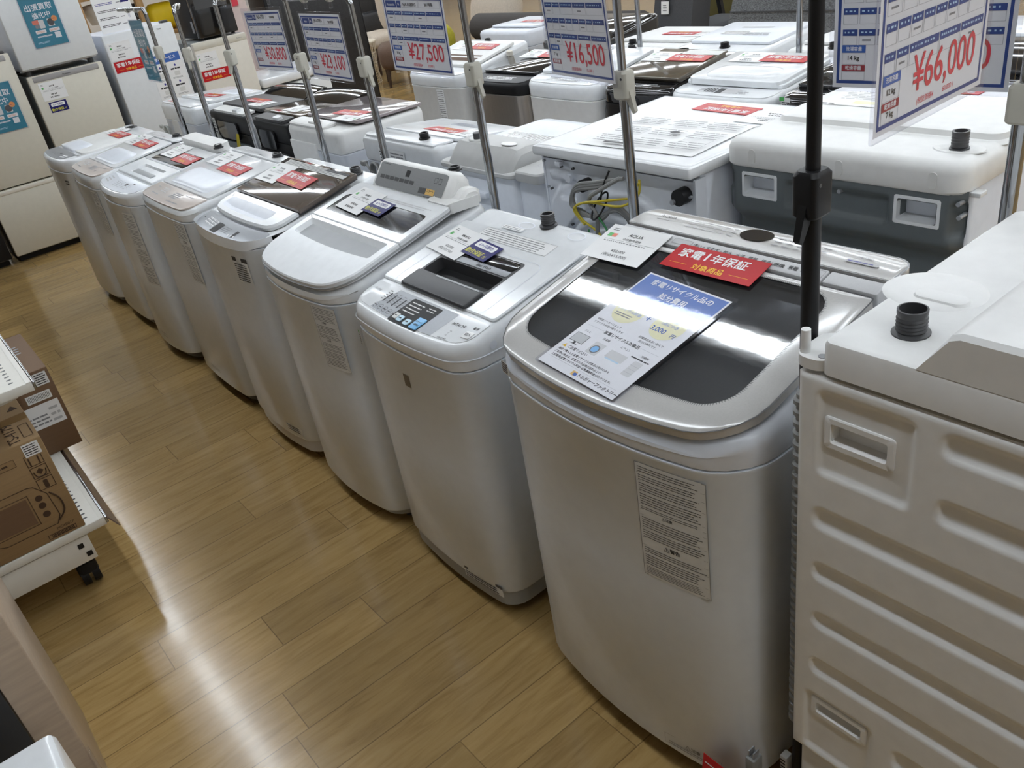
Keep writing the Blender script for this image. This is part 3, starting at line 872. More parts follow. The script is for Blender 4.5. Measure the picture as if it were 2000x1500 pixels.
# --- washer with tilted grey keypad at the back
def washer_keypad():
    s = Washer('white washer with sloping grey keypad panel behind a large rounded lid', .84, 2.225, -90, .525, .52, .772,
               [(0, .812), (.40, .905), (.41, .907), (.52, .90)], bow=.035, rf=.085, rim=.02, cover='white')
    R = s.root; F = s.F; FB = s.FB
    lz = .026
    b = MB()
    out = rrf(-.252, .004, .262, .215, .085, .006); inn = rr(-.222, .132, .232, .200, .008)
    inn = rrf(-.222, .132, .232, .200, .008, .008)
    b.well(out, inn, FB, .004, lz, .022, 'white', 'labelpaper', .004, .02, 'white')
    lid = b.build('lid', R)
    b = MB()
    out = rrf(-.252, .2155, .262, .405, .004, .02); inn = rrf(-.222, .248, .235, .340, .008, .02)
    b.well(out, inn, F, .004, lz, .0012, 'white', 'blackgloss', .003, .001)
    b.dashes(F, -.18, .352, .22, .368, 2, 'paleink', lz + .0003, seed=2)
    b.build('lid_window_frame', lid)
    b = MB()
    b.loft([[FB(x, y, h) for x, y in rrf(-.254, .001, .264, .405, .086, .02)] for h in (.008, .013)], 'midgrey')
    b.build('lid_gasket', lid)
    # raised keypad
    b = MB()
    def K(x, t, h): # sloping face, t 0..1 front to top
        return (x, .412 + .052 * t - h * .78, s.zt(.41) + .016 + .064 * t + h * .62)
    prof = [(.405, .0), (.412, .016), (.464, .080), (.476, .084), (.50, .078), (.512, .06), (.514, .0)]
    xs = [-.215, -.205, -.19, .19, .205, .215]
    sh = [.75, .93, 1, 1, .93, .75]
    b.loft([[(x, .46 + (y - .46) * k, s.zt(.41) + z * k) for y, z in prof] for x, k in zip(xs, sh)], 'white_warm')
    b.loft([[(x, .47 + (y - .47) * k, s.zt(.41) + z * k * .55) for y, z in prof] for x, k in zip([.20, .21, .245, .255], [.8, 1, 1, .8])], 'white_warm')
    kp = b.build('keypad_housing', R)
    b = MB()
    out = rr(-.186, .03, .180, .97, .05, 4)
    out = [(-.186 + .012, .03), (.168, .03), (.184, .12), (.184, .95), (.172, .99), (-.176, .99), (-.19, .95), (-.19, .12)]
    b.poly(K, out, .0012, 'panelgrey')
    for i in range(3):
        for j in range(3):
            b.dashes(K, -.165 + i * .030, .60 + j * .12, -.143 + i * .030, .68 + j * .12, 1, 'labelpaper', .0016, seed=i + j * 3, fill=.7)
    for i in range(7): b.poly(K, [( -.170 + i * .028, .36), (-.145 + i * .028, .36), (-.145 + i * .028, .50), (-.170 + i * .028, .50)], .0016, 'dark')
    b.poly(K, [(-.035, .60), (-.012, .60), (-.012, .85), (-.035, .85)], .0016, 'black')
    b.dashes(K, .030, .30, .085, .75, 4, 'greyink', .0016, seed=7); b.dashes(K, .085, .55, .11, .8, 2, 'ink', .0016, seed=8)
    b.rect(K, .060, .14, .098, .36, .0016, 'dark'); b.rect(K, .098, .14, .142, .36, .0016, 'amber'); b.text(lambda x, y, h: K(x, y * 15, h), 'スタート', .120, .0155, .0085, .0019, 'ink', .02, 'c')
    b.frame(lambda x, y, h: K(x, y * 15, h), .122, .040, .138, .054, .0012, .0016, 'ink'); b.frame(lambda x, y, h: K(x, y * 15, h), .143, .040, .159, .054, .0012, .0016, 'ink')
    b.dashes(K, .130, .86, .155, .94, 1, 'ink', .0016, seed=9); b.dashes(K, .095, .04, .15, .09, 1, 'ink', .0016, seed=10); b.dashes(K, -.175, .90, -.13, .95, 1, 'dark', .0016, seed=12)
    b.build('keypad_panel', kp)
    b = MB(); b.loft([[F(x, y, h) for x, y in rr(.150, .395, .262, .50, .012)] for h in (0, .026, .03)], 'white_warm'); b.build('detergent_cover', R)
    s.inlet(.14, .505, .018, .012, 'dark', .082)
    s.caution(.118, .565, .225, .765, 36, 5)
    card(price_card_mesh(None, None, None, None, False, 31), s.lie(-.115, .322, lz + .002, -4), 'price_card', 'white price card on the lid below the sloping grey keypad', 'price card')
    card(NAVY, s.lie(.003, .315, lz + .003, -3), 'warranty_card', 'navy warranty card on the lid below the sloping grey keypad', 'warranty card', 'navy warranty cards')
W_key = washer_keypad()

# --- washer with bronze glass lid
def washer_bronze():
    s = Washer('white washer with bronze glass lid and silver curved front control strip', .84, 2.775, -90, .525, .50, .822,
               [(0, .836), (.16, .872), (.41, .925), (.50, .920)], bow=.03, rf=.07, rim=.014, base='pearl', basez=.03, zb=.085, pin=.007)
    R = s.root; F = s.F; FB = s.FB
    b = MB()
    b.slab(rrf(-.248, .010, .248, .082, .066, .02), FB, -.002, .0016, 'silver', .0008)
    h = .002
    b.rect(FB, -.085, .018, -.035, .060, h, 'black')
    for i in range(6): b.dashes(FB, -.185 + i * .016, .030, -.173 + i * .016, .062, 3, 'printwhite', h, seed=i, fill=.5)
    b.dashes(FB, -.025, .030, .04, .058, 4, 'greyink', h, seed=3); b.rect(FB, .075, .025, .095, .055, h, 'black')
    for i in range(3): b.poly(FB, ell(.055 + i * .02, .03, .005, .004, 10), h + .0002, 'printwhite')
    b.dashes(FB, -.225, .040, -.205, .048, 1, 'ink', h, seed=21)
    b.build('control_panel', R)
    b = MB()
    out = rrf(-.246, .088, .250, .186, .05, .004); inn = rrf(-.205, .110, .165, .160, .04, .02)
    b.well(out, inn, FB, 0, .016, .014, 'white', 'white_cool', .007, .03)
    lid = b.build('lid', R)
    b = MB(); b.slab(rr(-.250, .188, .254, .415, .004), F, .006, .020, 'bronzeglass', .002); b.build('glass_panel', lid)
    b = MB(); b.loft([[F(x, y, h) for x, y in rr(-.247, .186, .250, .420, .012)] for h in (0, .0065)], 'dark'); b.build('lid_frame', lid)
    b = MB(); b.rect(F, -.215, .375, .235, .405, .0206, 'labelpaper'); b.dashes(F, -.205, .378, .23, .402, 4, 'greyink', .0209, seed=5); b.rect(F, .08, .393, .235, .405, .0209, 'dark'); b.build('instruction_label', lid)
    s.inlet(.165, .458, .019, .022)
    b = MB(); b.rect(s.G, .115, .700, .205, .775, 0, 'labelpaper'); b.rect(s.G, .115, .775, .205, .790, 0, 'ink'); b.dashes(s.G, .12, .705, .20, .77, 8, 'ink', .0003, seed=8); b.build('caution_label', R)
    b = MB(); b.rect(s.G, .10, .11, .20, .14, 0, 'labelpaper'); b.dashes(s.G, .105, .112, .195, .138, 3, 'ink', .0003, seed=8); b.build('floor_caution_label', R)
    card(PRICE, s.lie(-.165, .318, .0215, 0), 'price_card', 'white price card on the bronze glass lid', 'price card')
    card(RED, s.lie(.010, .312, .0225, -2), 'warranty_card', 'red warranty card on the bronze glass lid', 'warranty card', 'red warranty cards')
W_bronze = washer_bronze()

def lid_bump(b, s, x0, y0, x1, y1, r, h, m, top=.35):
    """pillowed rise on the lid"""
    R = []
    cx, cy = (x0 + x1) / 2, (y0 + y1) / 2
    for f, hh in ((1, 0), (.96, .35), (.88, .7), (.72, .92), (.5, 1.0)):
        R.append([s.F(x, y, h * hh) for x, y in rrf(cx + (x0 - cx) * f, cy + (y0 - cy) * f, cx + (x1 - cx) * f, cy + (y1 - cy) * f, r * f, r * f)])
    b.loft(R, m, False, True)

# --- washer with beige panel beside the bronze lidded one
def washer_beige(label, yc, xf, zf, k, wd, zj, cap_xy, mini, red, price, seed, lab, wd_cards=1.0, bow=.012):
    s = Washer(label, xf, yc, -90, wd, .50, zj, [(0, zf - .004), (.41, zf + .41 * k), (.50, zf + .41 * k - .006)], bow=bow, rf=.06, rim=.02, base='dark', basez=.02)
    R = s.root; F = s.F; FB = s.FB; hw = wd / 2
    b = MB(); b.slab(rrf(-hw + .012, .006, hw - .012, .100, .05, .004), FB, -.002, .004, 'beige', .003)
    h = .0045
    b.dashes(FB, -.20, .070, -.165, .080, 1, 'greyink', h, seed=seed); b.dashes(FB, -.13, .055, -.06, .085, 3, 'paleink', h, seed=seed + 1); b.dashes(FB, -.17, .030, -.08, .042, 1, 'greyink', h, seed=seed + 2)
    b.dashes(FB, 0, .045, .085, .082, 4, 'greyink', h, seed=seed + 3, fill=.55); b.dashes(FB, .10, .078, .19, .086, 1, 'greyink', h, seed=seed + 4); b.poly(FB, ell(.12, .05, .007, .007, 12), h, 'dark') if mini else b.dashes(FB, .03, .020, .15, .034, 1, 'greyink', h, seed=seed + 5)
    b.build('control_panel', R)
    b = MB(); b.slab(rr(-hw + .012, .104, hw - .012, .405, .012), F, -.002, .006, 'white', .003); lid = b.build('lid', R)
    b = MB(); lid_bump(b, s, -hw + .045, .112, hw - .05, .255, .05, .014, 'white_cool'); b.build('lid_handle_rise', lid)
    b = MB(); b.slab(rr(-hw + .02, .412, hw - .02, .482, .02), F, 0, .008, 'white', .004); b.build('rear_cover', R)
    s.inlet(cap_xy[0], cap_xy[1], .019, .016, 'dark', .006)
    b = MB(); b.rect(F, .02, .425, .05, .433, .0085, 'dark'); b.build('rear_slot', R)
    b = MB(); b.dashes(F, -.15, .43, -.06, .45, 2, 'paleink', .0085, seed=seed); b.build('rear_print', R)
    s.caution(*lab, 34, seed, blocks=True)
    b = MB(); b.dashes(s.G, -.1, .10, .02, .118, 2, 'greyink', 0, seed=seed); b.build('floor_caution_print', R)
    b = MB(); b.rect(s.G, -hw + .03, zj - .01, -hw + .06, zj + .0, .0, 'dark'); b.build('badge', R)
    return s
W_b1 = washer_beige('white washer with beige control strip next to the bronze lidded washer', 3.375, .84, .857, .12, .53, .806, (.143, .452), False, None, None, 41, (.12, .56, .225, .80))
card(price_card_mesh(None, None, None, None, False, 42), W_b1.lie(-.135, .345, .0075, 0), 'price_card', 'white price card on the lid of the beige striped washer next to the bronze lid', 'price card')
card(RED, W_b1.lie(.062, .300, .0085, -1), 'warranty_card', 'red warranty card on the beige striped washer next to the bronze lid', 'warranty card', 'red warranty cards')

# --- washer with grey lid handle and dark lid strip
def washer_strip():
    s = Washer('white washer with grey lid handle and a dark strip window across its lid', .84, 4.01, -90, .53, .50, .768, [(0, .824), (.39, .873), (.50, .880)], bow=.04, rf=.07, rim=.016, base='dark')
    R = s.root; F = s.F; FB = s.FB
    b = MB(); b.slab(rrf(-.245, .012, .245, .085, .06, .004), FB, -.001, .001, 'white_cool', .0006); h = .0014
    b.dashes(FB, -.06, .034, .15, .076, 5, 'greyink', h, seed=3, fill=.3, wl=(.6, 1.6), gap=.9); b.rect(FB, .055, .055, .075, .07, h, 'ink'); b.rect(FB, .105, .074, .125, .080, h, 'ink'); b.dashes(FB, -.2, .03, -.13, .07, 3, 'paleink', h, seed=7)
    b.build('control_panel', R)
    b = MB(); out = rr(-.245, .092, .245, .225, .006); inn = rr(-.115, .115, .170, .190, .008)
    b.well(out, inn, F, -.002, .008, .03, 'white', 'pearl', .003, .02, 'white'); lid = b.build('lid', R)
    b = MB(); b.slab(rr(-.110, .118, .130, .150, .004), F, -.012, .004, 'midgrey', .002); b.build('grip', lid)
    b = MB(); b.slab(rr(-.245, .227, .245, .400, .006), F, -.002, .008, 'white', .003); b.build('lid_rear', lid)
    b = MB(); b.slab(rr(-.180, .238, .240, .345, .004), F, .006, .0088, 'blackgloss', .0005); b.build('lid_window', lid)
    b = MB(); b.loft([[F(x, y, hh) for x, y in rr(-.225, .41, .215, .485, .03)] for hh in (0, .026, .032)], 'white_warm'); b.build('rear_cover', R)
    s.inlet(.205, .43, .018, .016, 'dark', .018)
    s.caution(.10, .40, .205, .735, 44, 9, blocks=False)
    b = MB(); b.dashes(s.G, -.02, .10, .06, .13, 2, 'greyink', 0, seed=3); b.build('floor_caution_print', R)
    card(price_card_mesh(None, None, None, None, False, 52), s.lie(-.085, .335, .0095, 0), 'price_card', 'white price card on the washer with the dark strip window', 'price card')
    card(RED, s.lie(.122, .300, .0105, 0), 'warranty_card', 'red warranty card on the washer with the dark strip window', 'warranty card', 'red warranty cards')
washer_strip()
W_b2 = washer_beige('white washer with beige control strip second from the far end of the front row', 4.60, .84, .818, .11, .47, .752, (.105, .470), True, None, None, 61, (.09, .52, .19, .74))
card(price_card_mesh(None, None, None, None, False, 62), W_b2.lie(-.13, .352, .0075, 0), 'price_card', 'white price card on the second washer from the far end of the front row', 'price card')
card(RED, W_b2.lie(.030, .332, .0085, 0), 'warranty_card', 'red warranty card on the second washer from the far end of the front row', 'warranty card', 'red warranty cards')

# --- far end washer with grey control panel
def washer_end():
    s = Washer('white washer with grey control panel at the far end of the front row', .84, 5.13, -90, .52, .52, .770, [(0, .835), (.40, .842), (.52, .842)], bow=.03, rf=.07, rim=.016, base='dark')
    R = s.root; F = s.F; FB = s.FB
    b = MB(); b.slab(rrf(-.24, .014, .18, .088, .06, .004), FB, -.001, .0012, 'panelgrey', .0006); h = .0016
    b.rect(FB, .00, .055, .025, .068, h, 'ink'); b.dashes(FB, -.10, .03, .06, .06, 3, 'greyink', h, seed=3); b.dashes(FB, .08, .03, .15, .06, 2, 'printwhite', h, seed=5, fill=.6); b.rect(FB, .20, .075, .23, .085, h, 'greyink')
    b.build('control_panel', R)
    b = MB(); b.slab(rr(-.24, .095, .24, .405, .03), F, -.002, .010, 'white_warm', .005); lid = b.build('lid', R)
    b = MB(); lid_bump(b, s, -.2, .085, .12, .20, .05, .018, 'white_cool'); b.build('lid_handle_rise', lid)
    b = MB(); b.slab(rr(-.24, .412, .24, .50, .02), F, 0, .008, 'white', .004); b.build('rear_cover', R)
    s.inlet(-.12, .46, .03, .008, 'dark', .006)
    b = MB(); b.dashes(s.G, .15, .70, .20, .73, 2, 'ink', 0, seed=3, fill=.6); b.build('badge', R)
    card(price_card_mesh(None, None, None, None, False, 72), s.lie(-.11, .385, .0115, 0), 'price_card', 'white price card on the washer at the far end of the front row', 'price card')
    card(RED, s.lie(.025, .355, .0125, 0), 'warranty_card', 'red warranty card on the washer at the far end of the front row', 'warranty card', 'red warranty cards')
washer_end()
# ================================================================== white drum washer at the near end, side panel to the aisle
def sstep(t): t = max(0.0, min(1.0, t)); return t * t * (3 - 2 * t)
def dent(x, z, x0, z0, x1, z1, e=.007, r=.02):
    """1 inside a rounded rectangle, easing to 0 at its rim"""
    cx, cz = (x0 + x1) / 2, (z0 + z1) / 2
    rr_ = min(r, (x1 - x0) / 2, (z1 - z0) / 2)
    qx = abs(x - cx) - (x1 - x0) / 2 + rr_; qz = abs(z - cz) - (z1 - z0) / 2 + rr_
    d = math.hypot(max(qx, 0), max(qz, 0)) + min(max(qx, qz), 0) - rr_
    return sstep(-d / e)
def hollow_grip(b, F, x0, z0, x1, z1, t, depth, m, md):
    """framed finger grip: raised rim with a hollow"""
    o = rr(x0, z0, x1, z1, .006); o2 = rr(x0 + .002, z0 + .002, x1 - .002, z1 - .002, .005); i = rr(x0 + t, z0 + t, x1 - t, z1 - t, .004); i2 = rr(x0 + t + .002, z0 + t + .006, x1 - t - .002, z1 - t - .001, .004)
    b.loft([[F(x, y, -.009) for x, y in o], [F(x, y, .003) for x, y in o], [F(x, y, .0045) for x, y in o2], [F(x, y, .0045) for x, y in i]], m, False, False)
    b.loft([[F(x, y, .0045) for x, y in i], [F(x, y, -depth) for x, y in i2]], m, False, True, m1=md)
def near_drum():
    mw = place(.872, .592, -90)
    R = thing('drum_washing_machine', 'big white drum washer with ribbed side panel and two finger grips', 'washing machine', mw)
    W, D = .60, .545
    b = MB(); b.box(.006, W - .006, .022, D, .03, 1.036, 'white_matte', .01); b.build('cabinet', R)
    b = MB(); b.box(.012, W - .01, .012, D - .02, .012, .245, 'white_warm', .006)
    hollow_grip(b, lambda x, z, h: (x, .012 - h, z), .10, .12, .22, .19, .01, .006, 'white_warm', 'midgrey')
    b.build('plinth', R)
    for x in (.06, W - .06):
        for y in (.07, D - .07): MB().lathe([(.02, 0), (.024, .004), (.02, .016)], (x, y, 0), 'dark', 12).build('foot', R)
    gr = [(.026, .771, .594, .814), (.028, .668, .594, .708), (.030, .566, .594, .604), (.030, .458, .594, .500), (.200, .975, .594, 1.016), (.202, .873, .594, .916), (.180, .352, .594, .400)]
    fl = [(.028, .872, .172, 1.016), (.020, .262, .150, .412)]
    X0, X1, Z0, Z1 = .0, W, .252, 1.033
    def P(u, v):
        x = X0 + (X1 - X0) * u; z = Z0 + (Z1 - Z0) * v
        d = 0
        for g in gr: d = max(d, dent(x, z, *g, e=.010, r=.018) * .0065)
        for g in fl: d = max(d, dent(x, z, *g, e=.011, r=.016) * .006)
        for g in ((.052, .934, .131, .962), (.046, .367, .125, .388)):
            if g[0] < x < g[2] and g[1] < z < g[3]: d = .034
        ed = min(x - X0, X1 - x, z - Z0, Z1 - z)
        d += .004 * (1 - sstep(ed / .006))
        return (x, d + .002, z)
    b = MB(); b.grid(150, 190, P, 'white_matte')
    b.add([(X0, .006, Z0), (X1, .006, Z0), (X1, .03, Z0), (X0, .03, Z0), (X0, .006, Z1), (X1, .006, Z1), (X1, .03, Z1), (X0, .03, Z1)], [(0, 3, 2, 1), (4, 5, 6, 7), (0, 4, 7, 3), (1, 2, 6, 5)], 'white_matte')
    pn = b.build('side_panel', R, 60)
    G = lambda x, z, h: (x, .009 - h, z)
    for (x0, z0, x1, z1) in ((.040, .922, .143, .974), (.034, .355, .137, .400)):
        b = MB(); hollow_grip(b, G, x0, z0, x1, z1, .010, .022, 'white_matte', 'white_matte'); b.build('finger_grip', pn)
    # top cover: low deck on the left, raised housing on the right
    b = MB()
    def deck(i, z): return [(x, y, z) for x, y in rr(.034 + i, .002 + i, .60 - i, D - i, .012)]
    b.loft([deck(0, 1.040), deck(0, 1.082), deck(.002, 1.088), deck(.006, 1.090)], 'white_matte')
    tc = b.build('top_cover', R)
    b = MB()
    sec = lambda y, i: [(.160 + i, y, 1.088), (.164 + i, y, 1.093), (.196 + i, y, 1.143), (.208 + i, y, 1.148 - i * .3), (.59, y, 1.148 - i * .3), (.598, y, 1.135), (.598, y, 1.088)]
    def secy(y0, dz):
        return [(x, y0, z - (dz if z > 1.1 else 0)) for x, y, z in sec(y0, 0)]
    b.loft([secy(.003, .006), secy(.009, 0), secy(.30, 0), [(x + .06, y, z) if x < .3 else (x, y, z) for x, y, z in secy(.34, 0)], [(x + .06, y, z) if x < .3 else (x, y, z) for x, y, z in secy(D - .02, 0)], [(x + .06, y, z) if x < .3 else (x, y, z) for x, y, z in secy(D - .004, .03)]], 'white_matte')
    b.build('raised_housing', tc)
    b = MB()
    b.loft([[(x, y, z) for x, y in rr(-.010, .003, .040, .085, .02)] for z in (1.040, 1.056)], 'white_matte')
    b.cyl((.000, .018, 1.05), (.000, .018, 1.090), .0075, 'white_matte', .0065)
    b.cyl((.026, .018, 1.0545), (.026, .018, 1.0568), .006, 'midgrey')
    b.build('corner_bracket', tc)
    b = MB(); b.lathe([(.024, 0), (.024, .002), (.0195, .003)] + [(.0195 if i % 2 else .018, .004 + i * .0026) for i in range(9)] + [(.019, .029), (.019, .0345), (.0165, .035), (.0155, .015), (.006, .012)], (.112, .080, 1.090), 'dark', 24); b.build('water_inlet', R)
    b = MB()
    b.loft([[(x, y, z) for x, y in ell(.078, .205, .070 - i, .062 - i, 36)] for i, z in ((0, 1.089), (.004, 1.0915), (.014, 1.0930))], 'white_matte', False, True)
    b.loft([[(x, y, z) for x, y in rr(.06 + i, .168 + i, .135 - i, .200 - i, .014)] for i, z in ((0, 1.092), (.002, 1.0955), (.004, 1.096))], 'white_matte', False, True)
    b.build('filter_cap', tc)
    b = MB(); b.loft([[(x, y, z) for x, y in rr(.020, .09, .036, .54, .004)] for z in (1.070, 1.0725)], 'sleeve'); b.build('edge_film', tc)
    b = MB()
    pr = []
    for i in range(74): pr.append((.0105 if i % 2 else .0145, .28 + i * .0095)); pr.append((.0105 if i % 2 else .0145, .2865 + i * .0095))
    b.lathe(pr, (-.0095, .030, 0), 'cord', 14); b.build('drain_hose', R)
near_drum()

# ================================================================== back row, backs to the aisle poles (local front plane y=0 is the machine's back)
def front_loader():
    mw = place(1.585, 1.688, -90)
    R = thing('drum_washing_machine', 'white drum washer with a flat lid top and coiled cables on its embossed back', 'washing machine', mw)
    W, D = .59, .56; hw = W / 2
    def P(u, v):
        x = -hw + W * u; z = .06 + .90 * v
        d = 0
        d -= .018 * dent(x, z, -.285, .20, .20, .905, .022, .12)
        d += .012 * dent(x, z, -.225, .845, -.14, .905, .008, .02)
        r = math.hypot(x + .01, z - .60)
        for k in (.15, .19, .235): d += .016 * max(0, 1 - ((r - k) / .013) ** 2) * (1 if (z > .58) else 0)
        d -= .006 * dent(x, z, -.27, .895, -.17, .935, .01, .018)
        return (x, d + .020, z)
    b = MB(); b.grid(130, 150, P, 'white_cool'); bp = b.build('back_panel', R, 60)
    b = MB(); b.box(-hw + .004, hw - .004, .045, D, .05, .972, 'white_cool', .006); b.box(-hw - .001, -hw + .006, .018, .06, .058, .965, 'white_cool'); b.box(hw - .006, hw + .001, .018, .06, .058, .965, 'white_cool'); b.build('cabinet', R)
    for x in (-.24, .24):
        for y in (.07, D - .07): MB().lathe([(.02, 0), (.022, .004), (.018, .055)], (x, y, 0), 'dark', 12).build('foot', R)
    b = MB(); b.box(-.304, .304, -.012, D + .02, .974, 1.004, 'white', .008)
    b.loft([[(x, y, z) for x, y in rr(-.304 + i, -.012 + i, .304 - i, D + .02 - i, .008)] for i, z in ((.012, 1.0035), (.016, 1.006), (.024, 1.006))], 'white', False, True)
    b.build('top_plate', R)
    b = MB(); G = lambda x, z, h: (x, .002 - h, z)
    for x, z, r in ((-.10, .905, .018), (.262, .925, .022)):
        b = MB(); b.cyl((x, .02, z), (x, -.012, z), r, 'black', n=20); po = b.build('port', bp)
        b = MB(); b.cyl((x - .014, -.012, z - .012), (x - .014, -.02, z - .012), .007, 'silver', n=10)
        o = b.build('bolt'); o.parent = bp
    b = MB()
    for x, z in ((-.276, .955), (-.20, .945), (-.15, .945), (-.27, .875), (-.255, .872), (.236, .93), (.288, .925), (.05, .94), (-.18, .77), (.08, .80), (.09, .80)):
        b = MB(); b.cyl((x, .012, z), (x, .004, z), .004, 'dark' if abs(x) < .26 else 'silver', n=8); b.build('screw', bp)
    b = MB(); b.cyl((-.17, .01, .915), (-.17, .0, .915), .012, 'white_cool'); b.box(-.215, -.195, -.004, .012, .948, .962, 'white_cool', .002); b.build('cable_clip', bp)
    b = MB(); b.rect(G, -.02, .742, .035, .782, 0, 'labelpaper'); b.dashes(G, -.016, .745, .03, .779, 3, 'ink', .0004, seed=4); b.build('rating_sticker', bp)
    b = MB()
    for q in range(3):
        a = .006 * q
        b.tube([(.07 + a, -.02, .955), (.0 - a, -.035, .925 + a), (-.09, -.04, .905 + a), (-.115 - a, -.035, .868 - a), (-.08, -.04, .835 + a), (0, -.045, .845 - a), (.07, -.045, .872 + a), (.10 + a, -.03, .84), (.085, -.02, .79)], .0055, 'cord')
    b.tube([(.07, -.02, .955), (.02, -.05, .925), (-.03, -.05, .89), (.0, -.055, .845), (-.01, -.05, .78), (.0, -.045, .66)], .006, 'cord')
    b.build('power_cord', R)
    b = MB()
    b.tube([(.13, -.01, .955), (.14, -.03, .92), (.09, -.05, .888), (-.02, -.055, .884), (-.09, -.05, .86), (-.07, -.05, .825), (.0, -.05, .79), (-.04, -.045, .74), (-.02, -.04, .68)], .0035, 'earth')
    b.tube([(.09, -.02, .90), (.02, -.06, .895), (-.06, -.055, .875), (-.105, -.045, .845), (-.06, -.05, .81)], .0035, 'earth')
    b.tube([(.135, -.02, .95), (.13, -.05, .90), (.15, -.055, .85), (.125, -.05, .80)], .003, 'earth')
    b.build('earth_wire', R)
    b = MB(); b.tube([(-.02, -.05, .86), (.03, -.055, .82), (.05, -.055, .77), (.02, -.05, .70), (-.02, -.05, .67), (-.05, -.05, .73), (-.04, -.055, .80)], .0032, 'greenwire'); b.build('green_wire', R)
    b = MB(); b.tube([(.005 + .018 * math.cos(t), -.045 + .03 * math.sin(t), .875 + .03 * math.sin(t)) for t in [k * PI / 5 for k in range(11)]], .0028, 'black'); b.tube([(.03, -.02, .97), (.02, -.04, .93), (.01, -.045, .89)], .0028, 'black'); b.build('cable_tie', R)
    # papers on the lid
    lie = lambda x, y, yaw, h=1.0068: mw @ Matrix.Translation((x, y, h)) @ Matrix.Rotation(math.radians(yaw), 4, 'Z')
    b = MB()
    b.grid(10, 8, lambda u, v: (-.205 + .41 * u, -.145 + .29 * v, .0012 + .006 * abs(math.sin(u * 5 + v * 2)) * (1 - v) * .5), 'paper')
    for i in range(3):
        for j in range(3):
            b.dashes(FLAT, -.19 + i * .13, -.125 + j * .09, -.075 + i * .13, -.06 + j * .09, 4, 'greyink', .0078, seed=i * 3 + j, fill=.3)
    b.frame(FLAT, -.19, .03, -.10, .10, .001, .0079, 'greyink'); b.frame(FLAT, .06, -.02, .13, .04, .001, .0079, 'greyink'); b.rect(FLAT, .02, .115, .12, .127, .0079, 'ink'); b.poly(FLAT, ell(-.03, -.01, .016, .010, 16), .008, 'ink')
    o = b.build('instruction_sheet'); o.matrix_world = lie(.035, .20, 180 + 3)
    tag(o, 'creased white instruction sheet lying on the flat topped drum washer', 'paper')
    card(RED, lie(.03, .478, 180 - 3, 1.0075), 'warranty_card', 'red warranty card upside down on the flat topped drum washer', 'warranty card', 'red warranty cards')
    card(price_card_mesh(None, None, None, None, False, 82), lie(.215, .43, 180, 1.0075), 'price_card', 'white price card at the far edge of the flat topped drum washer', 'price card')
front_loader()

